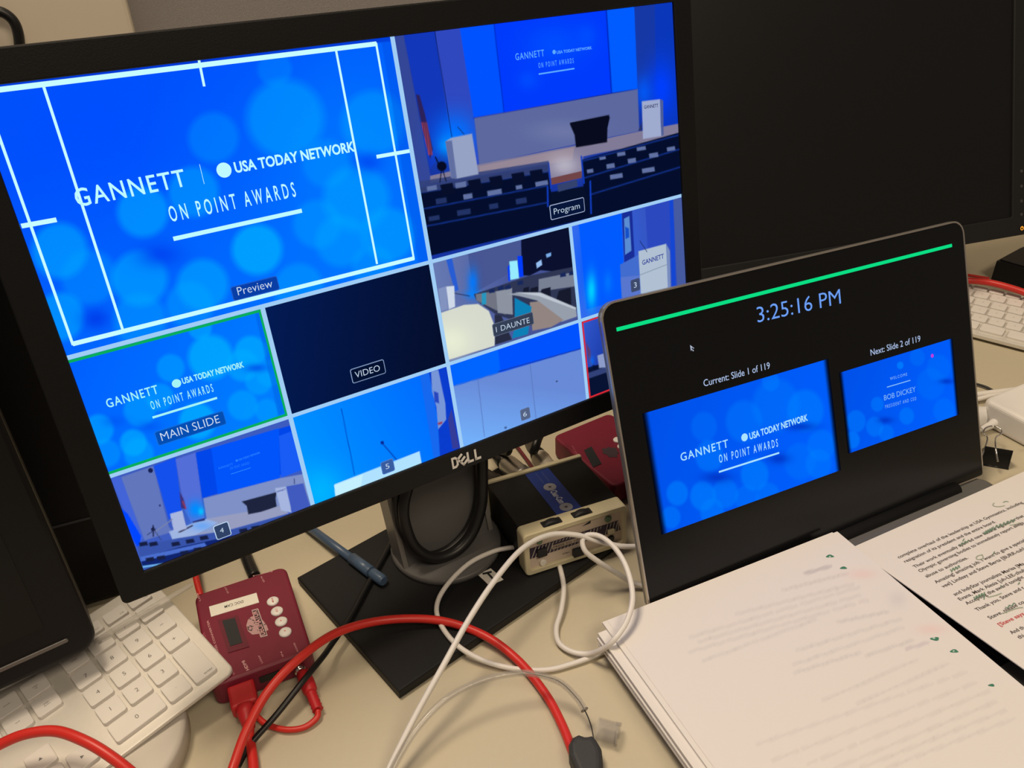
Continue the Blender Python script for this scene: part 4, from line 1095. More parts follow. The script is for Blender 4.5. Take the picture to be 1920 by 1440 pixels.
def right_screen():
    a = at(1810, 458, 0.09); b = at(1920, 439, 0.09)
    x = (b - a).normalized(); back = Vector((-x.y, x.x, 0))
    t = math.radians(19)
    up = Vector((0, 0, math.cos(t))) + back * math.sin(t)
    c = at(1924, 438.5, 0.09)
    M = frame(c, x, up)
    foot = M @ Vector((-0.277, 0, -0.10))
    root = thing('computer_monitor', 'switched-off black monitor with an orange power light behind the laptop', 'monitor', T(foot.x, foot.y, 0))
    W_, H_ = 0.556, 0.362
    inner = on(M, 1896, 300).x
    bz = -inner
    fr = ring(-W_, 0, 0, H_, bz, -0.018, 0.0025)
    fr.build('bezel', mat('worn_black_plastic', (0.012, 0.012, 0.013), 0.5, spec=0.3), root, M)
    MB().box(-W_ + bz, -bz, bz, H_ - bz, -0.004, 0.0).build('screen', PANEL_OFF, root, M)
    MB().prism(rrect(-W_ + 0.002, -0.002, 0.002, H_ - 0.002, 0.005), -0.034, -0.017, 0.005, 2).build('back_cover', BLACK, root, M)
    MB().prism(rrect(-W_ / 2 - 0.12, -W_ / 2 + 0.12, 0.08, 0.30, 0.02), -0.06, -0.033, 0.01, 2).build('back_housing', BLACK, root, M)
    led = on(M, 1915.5, 428, 0.0028)
    MB().lathe([(0.0030, 0.0024), (0.0030, 0.0030), (0.0026, 0.0033)], 18, led.x, led.y).build('power_button', BLACK_STAND, root, M)
    t_ = MB(); t_.add([(led.x + r * math.cos(a_), led.y + r * math.sin(a_), 0.0035) for r in (0.0016, 0.0025) for a_ in [2 * math.pi * k / 20 for k in range(20)]], [(k, (k + 1) % 20, 20 + (k + 1) % 20, 20 + k) for k in range(20)])
    line2(t_, led, led + Vector((0.0002, 0.0014)), 0.0008, 0.0035)
    t_.build('power_light', emit('lit_orange', (255, 165, 50), 1.2), root, M)
    for py in (321, 349, 377, 402):
        q = on(M, 1915.5, py, 0.0026)
        MB().lathe([(0.0019, 0.0022), (0.0019, 0.0028)], 14, q.x, q.y).build('touch_button', mat('grey_dot', (0.05, 0.05, 0.05), 0.6), root, M)
    # stand
    p = [M @ Vector((-W_ / 2, 0.14, -0.05)), Vector((foot.x, foot.y, 0.12)), Vector((foot.x, foot.y, 0.008))]
    MB().tube(p, 0.028, 14).build('neck', GREY_PLASTIC, root)
    Mf = frame((foot.x, foot.y, 0), x, back)
    MB().prism(rrect(-0.095, 0.075, -0.06, 0.08, 0.006), 0.0, 0.009, 0.0015, 2).build('base_plate', BLACK_STAND, root, Mf)
right_screen()

# ------------------------------------------------------------------ red converter boxes
def red_box(M, label, doc):
    """frame M: origin at the middle of the footprint on the desk, x along the short edge, y away"""
    w, h, zt = 0.0715, 0.0965, 0.023
    root = thing('video_converter', label, 'converter', M, 'red video converters')
    MB().prism(rrect(-w / 2, w / 2, -h / 2, h / 2, 0.007, 5), 0.0015, zt, 0.0022, 3).build('housing', RED_BOX, root, M)
    for sx in (-1, 1):
        for sy in (-1, 1):
            MB().lathe([(0.004, 0.0), (0.004, 0.0018)], 12, sx * 0.026, sy * 0.038).build('rubber_foot', BLACK_CABLE, root, M)
    z = zt + 0.0001
    return root, z, w, h

def doc_cam_box():
    zt = 0.023
    cen = Vector((-0.2048, 0.4335, 0))
    ya = math.radians(23.5)
    x = Vector((math.cos(ya), math.sin(ya), 0))
    M = frame(cen, x, (-x.y, x.x, 0))
    root, z, w, h = red_box(M, 'dark red converter box with a white DOC CAM label beside the keyboard', True)
    def L(px, py): return on(M, px, py, zt)
    def quad(name, m_, pts, hgt, parent=root):
        q = [L(*p) for p in pts]
        if (q[1] - q[0]).cross(q[2] - q[0]) < 0:
            q = q[::-1]
        return MB().prism(q, zt - 0.0004, zt + hgt).build(name, m_, parent, M)
    tape = quad('label_tape', LABEL_WHITE, ((392, 1138), (481, 1112), (486, 1130), (396, 1157)), 0.0004)
    t = MB(); text(t, 'DOC CAM', L(456, 1126), L(421, 1136.5), 0.0030, zt + 0.0005, 0.004); t.build('label_text', INK, tape, M)
    fr = quad('display_surround', mat('red_trim', (0.13, 0.010, 0.026), 0.5), ((408, 1164), (446, 1154), (468, 1213), (428, 1225)), 0.0006)
    quad('display_window', LCD, ((417, 1165), (441, 1160), (455, 1206), (432, 1213)), 0.0009)
    # sticker: ragged emblem and a slanted name plate
    def A(x_, y_): return L(340 + x_ / 4.8, 1040 + y_ / 4.8)
    em = [A(*p) for p in ((600, 590), (630, 560), (690, 545), (740, 600), (770, 640), (785, 680), (740, 700), (690, 715), (640, 722), (600, 690), (585, 640))]
    if (em[1] - em[0]).cross(em[2] - em[1]) < 0: em = em[::-1]
    st = MB().prism(em, zt - 0.0002, zt + 0.0003).build('sticker', mat('pinkish_sticker', (0.50, 0.30, 0.31), 0.5), root, M)
    t = MB()
    rng = random.Random(3)
    for k in range(22):
        a = A(605 + rng.uniform(0, 130), 580 + rng.uniform(0, 120)); d = Vector((rng.uniform(-1, 1), rng.uniform(-1, 1))).normalized() * rng.uniform(.0012, .0026)
        line2(t, a, a + d, 0.0007, zt + 0.0004)
    t.build('sticker_print', mat('dark_sticker_print', (0.05, 0.03, 0.04), 0.6), st, M)
    pl = [A(*p) for p in ((633, 503), (692, 487), (778, 732), (713, 748))]
    if (pl[1] - pl[0]).cross(pl[2] - pl[1]) < 0: pl = pl[::-1]
    MB().prism(pl, zt, zt + 0.0005).build('sticker_plate', mat('pale_plate_rim', (0.55, 0.40, 0.40), 0.5), root, M)
    pl = [A(*p) for p in ((641, 512), (687, 499), (769, 725), (717, 737))]
    if (pl[1] - pl[0]).cross(pl[2] - pl[1]) < 0: pl = pl[::-1]
    pp = MB().prism(pl, zt, zt + 0.0007).build('sticker_plate_face', mat('dark_plate_face', (0.06, 0.035, 0.045), 0.5), root, M)
    t = MB(); text(t, 'DECIMATOR', A(757, 722), A(680, 506), 0.0062 * .62, zt + 0.0008, 0.02); t.build('plate_lettering', PINK_PRINT, pp, M)
    # four push buttons
    for k, (bx, by) in enumerate(((825, 425), (862, 515), (900, 608), (937, 703))):
        c = A(bx, by)
        b = MB().lathe([(0.0046, zt - 0.0004), (0.0046, zt + 0.0010), (0.0040, zt + 0.0017), (0.0015, zt + 0.0020)], 22, c.x, c.y).build('push_button', WHITE_PLASTIC, root, M)
        t = MB(); zz = zt + 0.0021
        if k == 0: text(t, 'MENU', c + Vector((0.0006, -0.0026)), c + Vector((0.0006, 0.0026)), 0.0013, zz, 0.01)
        elif k == 1: text(t, 'ESC', c + Vector((0.0006, -0.0019)), c + Vector((0.0006, 0.0019)), 0.0013, zz, 0.01)
        elif k == 2: t.flat([c + Vector((-.0007, -.0006)), c + Vector((.0007, -.0006)), c + Vector((0, .0007))], zz)
        else: t.flat([c + Vector((-.0007, .0006)), c + Vector((0, -.0007)), c + Vector((.0007, .0006))], zz)
        t.build('button_mark', RED_INK, b, M)
    # silk-screen print
    t = MB(); zz = zt + 0.00015
    text(t, 'MD-HX', A(268, 838), A(208, 700), 0.0036, zz, 0.0); t.build('model_print', mat('dim_pink_print', (0.42, 0.10, 0.14), 0.5), root, M)
    t = MB(); text(t, 'CROSS CONVERTER', A(352, 925), A(243, 590), 0.0014, zz, 0.01); t.build('side_print', PINK_PRINT, root, M)
    t = MB(); text(t, 'HDMI', A(612, 1035), A(568, 950), 0.0022, zz, 0.03); t.build('port_print', PINK_PRINT, root, M)
    for a, b, s_ in (((176, 415), (150, 345), 'USB'), ((428, 345), (400, 290), 'SDI OUT'), ((752, 245), (725, 195), 'SDI IN'), ((480, 1075), (450, 1010), 'OUT'), ((735, 975), (705, 905), 'LOOP'), ((922, 915), (903, 872), 'IN'), ((1055, 870), (1020, 790), 'POWER')):
        t = MB(); text(t, s_, A(*a), A(*b), 0.0012, zz, 0.01); t.build('port_print', PINK_PRINT, root, M)
    for a, b in (((330, 292), (492, 242)), ((652, 192), (814, 152))):
        t = MB(); line2(t, A(*a), A(*b), 0.0003, zz)
        for p in (a, b):
            c = A(*p); t.flat(circle(c.x, c.y, 0.0007, 10), zz)
        t.build('port_bracket', PINK_PRINT, root, M)
    # sockets on the near side
    y0 = -h / 2
    MB().prism(rrect(-0.004, 0.011, 0.0100, 0.0160, 0.0012, 2), -0.0005, 0.0006).build('hdmi_socket', BLACK_CABLE, root, M @ Matrix(((1, 0, 0, 0), (0, 0, -1, y0), (0, 1, 0, 0), (0, 0, 0, 1))))
    Mj = M @ Matrix(((1, 0, 0, 0.024), (0, 0, -1, y0), (0, 1, 0, 0.012), (0, 0, 0, 1)))
    MB().lathe([(0.0040, -0.001), (0.0040, 0.005), (0.0030, 0.006), (0.0012, 0.006)], 20).build('socket_collar', METAL, root, Mj)
    # thin grey mounting plate the box stands beside
    return M, h
M_DOC, RH = doc_cam_box()

def second_box():
    a = at(1036, 818, 0.023)
    ya = math.radians(31)
    x = Vector((math.cos(ya), math.sin(ya), 0)); y = Vector((-x.y, x.x, 0))
    cen = Vector((a.x, a.y, 0)) + x * 0.0357 - y * 0.048
    M = frame(cen, x, y)
    root, z, w, h = red_box(M, 'dark red converter box behind the cream intercom pack, half hidden by the laptop lid', False)
    zt = 0.023
    def L(px, py): return on(M, px, py, zt)
    q = [L(*p) for p in ((1095, 845), (1109, 838), (1128, 870), (1112, 877))]
    if (q[1] - q[0]).cross(q[2] - q[0]) < 0: q = q[::-1]
    MB().prism(q, zt - 0.0004, zt + 0.0006).build('display_window', LCD, root, M)
    c = L(1145, 848)
    MB().prism([(c.x + 0.007 * (1 + .12 * math.sin(7 * t) + .1 * math.sin(3 * t + 1)) * math.cos(t), c.y + 0.0085 * (1 + .12 * math.sin(7 * t) + .1 * math.sin(3 * t + 1)) * math.sin(t)) for t in [2 * math.pi * k / 24 for k in range(24)]], zt - 0.0002, zt + 0.0003).build('sticker', mat('dark_sticker_print', (0.05, 0.03, 0.04), 0.6), root, M)
    for px, py in ((1158, 826), (1166, 838), (1174, 850), (1182, 863)):
        c = L(px, py)
        MB().lathe([(0.0044, zt - 0.0004), (0.0044, zt + 0.0010), (0.0038, zt + 0.0017), (0.0015, zt + 0.0020)], 20, c.x, c.y).build('push_button', WHITE_PLASTIC, root, M)
    y0 = -h / 2
    MB().prism(rrect(-0.002, 0.013, 0.0100, 0.0160, 0.0012, 2), -0.0005, 0.0006).build('hdmi_socket', BLACK_CABLE, root, M @ Matrix(((1, 0, 0, 0), (0, 0, -1, y0), (0, 1, 0, 0), (0, 0, 0, 1))))
    t = MB(); text(t, 'CROSS CONVERTER', L(1105, 890), L(1074, 835), 0.0014, zt + 0.00015, 0.01); t.build('side_print', mat('dim_pink_print', (0.42, 0.10, 0.14), 0.5), root, M)
    # short red plug in its near side
    pl = thing('red_plug', 'short red cable plug sticking out of the half hidden converter box', 'plug', M @ T(-0.012, y0, 0))
    MB().prism(rrect(-0.021, -0.004, y0 - 0.020, y0 + 0.001, 0.003), 0.006, 0.019, 0.002, 2).build('plug_body', RED_PLUG, pl, M)
second_box()

# ------------------------------------------------------------------ intercom beltpack
def beltpack():
    o = Vector((0.0044, 0.4793, 0.0100)); e = Vector((0.0908, 0.5122, 0.0100))
    x = (e - o).normalized(); y = Vector((-x.y, x.x, -0.085))
    M = frame(o, x, y)                                    # x across the front, y back along the body, z up
    W_, D_, H_ = 0.0925, 0.088, 0.0405
    root = thing('intercom_pack', 'cream and black intercom belt pack with two thumb wheels resting on the monitor base', 'intercom', M)
    # front shell as a rim around a recessed panel, facing -y
    Mf = M @ Matrix(((1, 0, 0, 0), (0, 0, -1, 0), (0, 1, 0, 0), (0, 0, 0, 1)))   # local: x across, y up, z towards the viewer
    sh = MB()
    rim = 0.0042
    O = rrect(0, W_, 0, H_, 0.0035, 4); I = rrect(rim, W_ - rim, rim, H_ - rim, 0.0015, 4)
    n = len(O)
    rings = [(O, -0.014, 0), (O, -0.001, 0), ([(p[0] * .985 + W_ * .0075, p[1] * .97 + H_ * .015) for p in O], 0.0, 0), (I, 0.0, 0), (I, -0.0035, 0)]
    vs = [(p[0], p[1], z) for r, z, _ in rings for p in r]
    fs = [(k * n + i, k * n + (i + 1) % n, (k + 1) * n + (i + 1) % n, (k + 1) * n + i) for k in range(len(rings) - 1) for i in range(n)]
    fs.append(tuple(range(n - 1, -1, -1)))
    sh.add(vs, fs)
    sh.build('front_shell', CREAM_PLASTIC, root, Mf)
    MB().prism(I, -0.0045, -0.0032).build('front_panel', PINK_PANEL, root, Mf)
    zp = -0.0031
    def L(px, py, z=zp): return on(Mf, px, py, z)
    q = [L(*p) for p in ((993, 1029), (1159, 976), (1164, 993), (994, 1048))]
    q = [Vector((max(rim + .0004, min(W_ - rim - .0004, p.x)), p.y)) for p in q]
    band = MB().prism([q[3], q[2], q[1], q[0]], zp - 0.0003, zp + 0.0003).build('striped_band', mat('dark_purple_band', (0.03, 0.02, 0.045), 0.5), root, Mf)
    t = MB(); nst = 26
    for k in range(nst):
        a = (k + .35) / nst
        if 0.22 < a < 0.62 or 0.72 < a < .8:
            lo, hi = (0.0, .28)
            for lo, hi in ((0.0, .20), (.80, 1.0)):
                b0 = q[3].lerp(q[2], a).lerp(q[0].lerp(q[1], a), lo); b1 = q[3].lerp(q[2], min(1, a + .018)).lerp(q[0].lerp(q[1], min(1, a + .018)), hi)
                line2(t, b0, b1, 0.00045, zp + 0.0005)
        else:
            line2(t, q[3].lerp(q[2], min(1, a)), q[0].lerp(q[1], min(1, a + .055)), 0.0006, zp + 0.0005)
    t.build('stripes', mat('pale_stripe', (0.55, 0.50, 0.45), 0.6), band, Mf)
    p0 = q[3].lerp(q[2], .24).lerp(q[0].lerp(q[1], .24), .3); p1 = q[3].lerp(q[2], .60).lerp(q[0].lerp(q[1], .60), .3)
    d = (p1 - p0).normalized(); nn = Vector((-d.y, d.x))
    MB().prism([p0 - nn * .0006, p1 - nn * .0006, p1 + nn * .0034, p0 + nn * .0034], zp, zp + 0.0004).build('talk_caption_plate', mat('tan_plate', (0.42, 0.35, 0.28), 0.6), root, Mf)
    t = MB(); text(t, 'PRESS TO TALK', p0 + d * .001 + nn * .0003, p1 - d * .001 + nn * .0003, 0.0022, zp + 0.0006, 0.01); t.build('talk_caption', mat('dark_purple_ink', (0.07, 0.05, 0.06), 0.6), root, Mf)
    def btn(name, px, py, w, h, m_, hh=0.004):
        c = L(px, py); return MB().prism(rrect(c.x - w / 2, c.x + w / 2, c.y - h / 2, c.y + h / 2, 0.0008, 2), zp, zp + hh, 0.0006, 2).build(name, m_, root, Mf)
    btn('call_button', 1082, 1032.5, 0.0092, 0.0072, KEY_BLACK); btn('talk_button', 1015, 1034, 0.0085, 0.0075, KEY_BLACK, 0.003); btn('listen_button', 1144, 994, 0.0060, 0.0045, CREAM_PLASTIC, 0.003)
    c = L(1055, 1040); t = MB(); text(t, 'CALL', c, c + Vector((0.0065, 0)), 0.0016, zp + 0.0002, 0.01); t.build('call_caption', INK, root, Mf)
    for nm, px, py, r, m_ in (('lamp', 1139.5, 972.5, .0030, mat('dull_green_lens', (0.12, 0.20, 0.12), 0.3)), ('lamp', 1011, 1015, .0024, mat('dull_green_lens', (0.12, 0.20, 0.12), 0.3)), ('panel_screw', 1017.5, 1054, .0030, LABEL_WHITE), ('headset_socket', 1145, 1009, .0030, KEY_BLACK)):
        c = L(px, py); MB().lathe([(r, zp - 0.0005), (r, zp + 0.0012), (r * .8, zp + 0.0018)], 18, c.x, c.y).build(nm, m_, root, Mf)
    a = L(1091, 987); b = L(1107, 980.5); t = MB(); t.flat([a, b + Vector((0, -.0002)), b + Vector((.0003, .0026))], zp + 0.0002); t.build('volume_mark', INK, root, Mf)
    # thumb wheels in the top of the shell
    for cx in (0.0275, 0.0545):
        MB().prism(rrect(cx - 0.0085, cx + 0.0085, 0.0030, 0.0108, 0.0010, 2), H_ - 0.0006, H_ + 0.0003).build('wheel_slot', KEY_BLACK, root, M)
        Mw = M @ T(cx, 0.0069, H_ - 0.0090) @ Matrix.Rotation(math.pi / 2, 4, 'X')
        MB().lathe([(0.0110, -0.0030), (0.0116, -0.0024), (0.0116, 0.0024), (0.0110, 0.0030)], 28).build('thumb_wheel', KEY_BLACK, root, Mw)
    # body, label, rear plate
    MB().prism([(0.0012, 0.0135), (W_ - 0.0012, 0.0135), (W_ - 0.0012, D_ - 0.004), (0.0012, D_ - 0.004)], 0.001, H_ - 0.0012, 0.001, 2).build('body', mat('black_painted_metal', (0.008, 0.008, 0.009), 0.5, spec=0.3), root, M)
    rp = MB(); rp.prism([(0, D_ - 0.0045), (W_, D_ - 0.0045), (W_, D_), (0, D_)], 0, H_ + 0.0006, 0.0008, 2); rp.build('rear_plate', CREAM_PLASTIC, root, M)
    zt = H_ - 0.0012
    lab = MB().prism([(0.036, 0.0145), (0.0585, 0.0145), (0.0585, D_ - 0.006), (0.036, D_ - 0.006)], zt - 0.0002, zt + 0.0003).build('blue_label', LABEL_BLUE, root, M)
    pale = mat('pale_blue_print', (0.42, 0.44, 0.52), 0.5)
    for cy in (0.0215, 0.0540):
        t = MB(); t.flat(circle(0.0475, cy, 0.0056, 24), zt + 0.0004); t.build('label_emblem', mat('grey_emblem', (0.26, 0.26, 0.30), 0.5), lab, M)
        t = MB(); t.flat(circle(0.0475, cy, 0.0014, 10), zt + 0.0005); t.build('emblem_dot', mat('dark_purple_ink', (0.07, 0.05, 0.06), 0.6), lab, M)
    t = MB(); text(t, 'Clear-Com', (0.0447, 0.0478), (0.0447, 0.0278), 0.0058, zt + 0.0004, 0.03); t.build('label_name', pale, lab, M)
    for x_ in (0.0445, 0.0500):
        t = MB(); text(t, 'Intercom Systems', (x_, 0.0790), (x_, 0.0620), 0.0017, zt + 0.0004, 0.0); t.build('label_small_print', mat('dim_blue_print', (0.10, 0.13, 0.30), 0.5), lab, M)
    return M, D_, H_
M_PACK, PD, PH = beltpack()

def connector(label, M0, barrel, path_px, r=0.0092, length=0.030, cable_r=0.0032):
    """round metal connector pushed into the rear of the pack, with boot and lead; M0: z axis along the plug"""
    root = thing('cable_connector', label, 'connector', M0)
    MB().lathe([(r, 0.0), (r * 1.06, 0.002), (r * 1.06, 0.008), (r, 0.010), (r, length - 0.004), (r * .94, length)], 24).build('barrel', barrel, root, M0)
    MB().lathe([(r * .92, length - 0.001), (r * .85, length + 0.006), (r * .55, length + 0.020), (cable_r * 1.1, length + 0.026)], 20).build('boot', BLACK_CABLE, root, M0)
    s = M0 @ Vector((0, 0, length + 0.020))
    MB().tube(smooth_path([s, M0 @ Vector((0, 0, length + 0.035))] + [Vector(p) for p in path_px], 8), cable_r, 10).build('lead', BLACK_CABLE, root)
def conn_frame(x_, z_, yaw, pitch=0.0):
    R = Matrix.Rotation(math.radians(-90 + pitch), 4, 'X')
    return M_PACK @ T(x_, PD + 0.0002, z_) @ Matrix.Rotation(math.radians(yaw), 4, 'Z') @ R
connector('dark metal plug with a shiny latch behind the intercom pack', conn_frame(0.013, 0.030, 20), mat('dark_gunmetal', (0.06, 0.055, 0.05), 0.35, metal=0.7), [at(925, 850, 0.03), at(905, 800, 0.03)])
connector('silver round plug with black boot behind the intercom pack', conn_frame(0.0375, 0.032, 10), METAL_DULL, [at(953, 848, 0.05), at(948, 800, 0.09)])
connector('cream plug shell with black boot and thick lead behind the intercom pack', conn_frame(0.062, 0.031, -4), mat('cream_metal', (0.55, 0.50, 0.42), 0.4, metal=0.3), [at(1000, 845, 0.05), at(1012, 815, 0.06), at(1040, 780, 0.06)], 0.0085, 0.026, 0.0042)

# ------------------------------------------------------------------ cables
def cable(name, label, pts, r, m_, cat='cable', group=None, n=8, seg=10, world=None):
    path = px_path(pts, n) if world is None else smooth_path(world, n)
    o0 = path[0]
    M = T(o0.x, o0.y, o0.z)
    mb = MB().tube([p - o0 for p in path], r, seg)
    o = mb.build(name, m_, None, M)
    return tag(o, label, cat, group)

# red cable looping across the desk, with its grey boot
def red_loop():
    pts = [(425, 1475, .010), (440, 1430, .013), (462, 1370, .020), (500, 1300, .030), (555, 1240, .034), (630, 1187, .030), (720, 1163, .022), (820, 1163, .015), (905, 1190, .010), (970, 1237, .006), (1022, 1300, .005), (1052, 1355, .005), (1072, 1405, .006), (1082, 1435, .007)]
    path = px_path(pts, 10)
    root = thing('network_cable', 'thick red cable arching over the desk into a dark grey rubber boot', 'cable', T(path[-1].x, path[-1].y, 0))
    MB().tube(path, 0.0032, 14).build('cord', RED_CABLE, root)
    out = [(1066, 1404), (1073, 1391), (1085, 1385), (1096, 1389), (1101, 1389), (1110, 1387), (1118, 1395), (1128, 1412), (1131, 1440), (1126, 1490), (1094, 1490), (1076, 1447), (1067, 1425)]
    q = [at(*p, 0.008) for p in out][::-1]
    MB().prism([(p.x, p.y) for p in q], 0.0, 0.0150, 0.0045, 4).build('boot', GREY_BOOT, root)
red_loop()

# the clear acoustic tube with its thin black wire
def clear_tube():
    pts = [(722, 1475, .012), (745, 1425, .018), (785, 1362, .025), (840, 1308, .030), (910, 1274, .031), (985, 1262, .029), (1045, 1277, .024), (1080, 1307, .019), (1096, 1331, .016)]
    path = px_path(pts, 8)
    root = thing('earpiece_tube', 'clear bent acoustic tube with a thin black wire beside the red cable', 'tube', T(path[0].x, path[0].y, 0))
    rad = 0.0024
    mb = MB(); mb.tube(path, rad, 14, caps=False)
    mb.tube(path[::-1], rad * 0.72, 14, caps=False)
    mb.build('clear_hose', CLEAR, root)
    d = (path[-1] - path[-3]).normalized()
    Mr = path[-1].to_track_quat('Z', 'Y')
    q = d.to_track_quat('Z', 'Y').to_matrix().to_4x4()
    MB().lathe([(rad * 1.0, -0.0006), (rad * 1.15, -0.0003), (rad * 1.15, 0.0003), (rad * .95, 0.0006)], 18, M=T(*path[-1]) @ q).build('end_ring', mat('grey_clear_rim', (0.35, 0.32, 0.28), 0.25, trans=0.5), root)
    w = px_path([(985, 1260, .0295), (1045, 1276, .0243), (1080, 1307, .019), (1097, 1333, .0155), (1108, 1360, .011), (1114, 1390, .008)], 8)
    MB().tube(w, 0.00042, 8).build('wire', BLACK_CABLE, root)
clear_tube()

cable('white_cable', 'white cord rising from the desk edge over the front of the intercom pack', [(715, 1475, .010), (735, 1430, .014), (780, 1340, .026), (830, 1250, .040), (880, 1160, .052), (930, 1085, .060), (980, 1028, .063), (1030, 1003, .060), (1080, 1003, .055), (1120, 1014, .048), (1165, 1024, .043), (1215, 1024, .040)], 0.0021, WHITE_CABLE)
cable('white_cable', 'white cord curling in a wide bowl shape left of the intercom pack', [(985, 1024, .0165), (950, 1028, .0165), (922, 1035, .0165), (880, 1056, .0165), (842, 1092, .0150), (820, 1130, .0125), (824, 1166, .0125), (855, 1208, .0110), (905, 1238, .006), (965, 1254, .0035), (1025, 1256, .0030), (1072, 1245, .0028), (1118, 1228, .0030), (1165, 1205, .0030), (1210, 1180, .003)], 0.0020, WHITE_CABLE)
cable('white_cable', 'white cord making a tall loop between the intercom pack and the paper pile', [(1044, 1048, .006), (1052, 1072, .010), (1057, 1105, .0100), (1052, 1145, .006), (1043, 1178, .004), (1048, 1205, .004), (1072, 1222, .0045), (1104, 1226, .007), (1130, 1217, .019), (1152, 1199, .0295), (1176, 1163, .035), (1186, 1118, .041), (1176, 1068, .048), (1155, 1030, .052), (1128, 1007, .054), (1103, 1003, .053), (1092, 1014, .050), (1098, 1034, .044), (1122, 1053, .034), (1155, 1074, .020), (1185, 1092, .008), (1215, 1102, .003)], 0.0021, WHITE_CABLE, n=10)

# red leads of the converter box
def red_leads():
    y0 = -RH / 2
    root = thing('plugged_lead', 'red rubber plug with red cable leaving the DOC CAM box towards the desk edge', 'cable', M_DOC @ T(-0.016, y0, 0))
    MB().prism(rrect(-0.026, -0.0075, y0 - 0.019, y0 + 0.0015, 0.002), 0.0055, 0.0175, 0.002, 2).build('plug_body', RED_PLUG, root, M_DOC)
    a = M_DOC @ Vector((-0.0170, y0 - 0.017, 0.0115)); b = M_DOC @ Vector((-0.0175, y0 - 0.033, 0.0085))
    MB().tube([a, a.lerp(b, .35), a.lerp(b, .7), b], [0.0075, 0.0062, 0.0048, 0.0040], 14).build('strain_relief', RED_PLUG, root)
    MB().tube(smooth_path([b.lerp(a, .2), b, at(468, 1385, .006), at(475, 1430, .005), at(477, 1480, .005)], 8), 0.0034, 12).build('cord', RED_CABLE, root)
    root = thing('power_lead', 'thin red power lead with ribbed plug curling back beside the DOC CAM box', 'cable', M_DOC @ T(0.030, y0, 0))
    a = at(568, 1262, .011); b = at(582, 1296, .0085); c = at(596, 1331, .006)
    MB().tube([a, a.lerp(b, .5), b, b.lerp(c, .1)], [0.0048, 0.0055, 0.0050, 0.0036], 16).build('plug_body', RED_PLUG, root)
    ribs = [b.lerp(c, k / 10) for k in range(11)]
    MB().tube(ribs, [0.0040 if k % 2 == 0 else 0.0034 for k in range(11)], 14).build('strain_relief', RED_PLUG, root)
    MB().tube(smooth_path([c, at(594, 1346, .004), at(570, 1364, .003), at(535, 1368, .003), at(500, 1358, .003), at(478, 1340, .004)], 8), 0.0021, 12).build('cord', RED_CABLE, root)
red_leads()
cable('flat_black_cable', 'flat black cable running under the red cable beside the DOC CAM box', [(445, 1438, .004), (470, 1395, .006), (520, 1338, .012), (570, 1275, .018), (605, 1232, .016), (622, 1208, .0125), (655, 1160, .012), (690, 1095, .0125), (735, 1015, .012)], 0.0022, BLACK_CABLE)
cable('red_cable', 'thick red cable arching over the number pad keyboard', [(-60, 1432, .040), (0, 1396, .046), (50, 1376, .050), (105, 1371, .051), (160, 1390, .050), (210, 1420, .045), (262, 1462, .036), (300, 1500, .026)], 0.0034, RED_CABLE)
cable('red_cable', 'short end of thin red cable behind the DOC CAM box', [(377, 1118, .012), (371, 1098, .014), (366, 1075, .016), (360, 1040, .018)], 0.0026, RED_CABLE)
cable('black_cable', 'black printed cable entering the far side of the DOC CAM box', [(478, 1082, .012), (468, 1060, .012), (458, 1035, .010), (440, 1000, .006)], 0.0050, BLACK_CABLE)
cable('red_cable', 'thin dark red cable between the plugs behind the intercom pack', [(1005, 886, .010), (988, 862, .004), (970, 838, .004), (940, 800, .004)], 0.0017, mat('dark_red_rubber', (0.13, 0.01, 0.02), 0.5))

# thick black cables hanging in a loop in front of the stand neck
def neck_cables():
    ux, uy = 0.8561, 0.5166
    MN = frame((-0.0575, 0.5105, 0.0), (ux, uy, 0), (-uy * 0.25, ux * 0.25, 1))
    def P(px, py, z):
        q = on(MN, px, py, z); return MN @ Vector((q.x, q.y, z))
    for label, pts, r in (('thick black cable hanging in a loop before the stand neck', ((904, 830, .012), (905, 900, .012), (902, 950, .012), (885, 1000, .012), (855, 1034, .012), (815, 1046, .012), (780, 1028, .012), (762, 990, .012), (757, 950, .012), (768, 905, .010), (785, 870, .010)), 0.0046),
                          ('thinner black cable looping behind the thick one on the stand neck', ((893, 850, .005), (896, 930, .005), (880, 985, .0045), (845, 1025, .0045), (800, 1040, .0045), (765, 1015, .0045), (746, 975, .0045), (744, 930, .0045), (752, 880, .0045)), 0.0030)):
        cable('black_cable', label, None, r, BLACK_CABLE, world=[P(*p) for p in pts])
neck_cables()

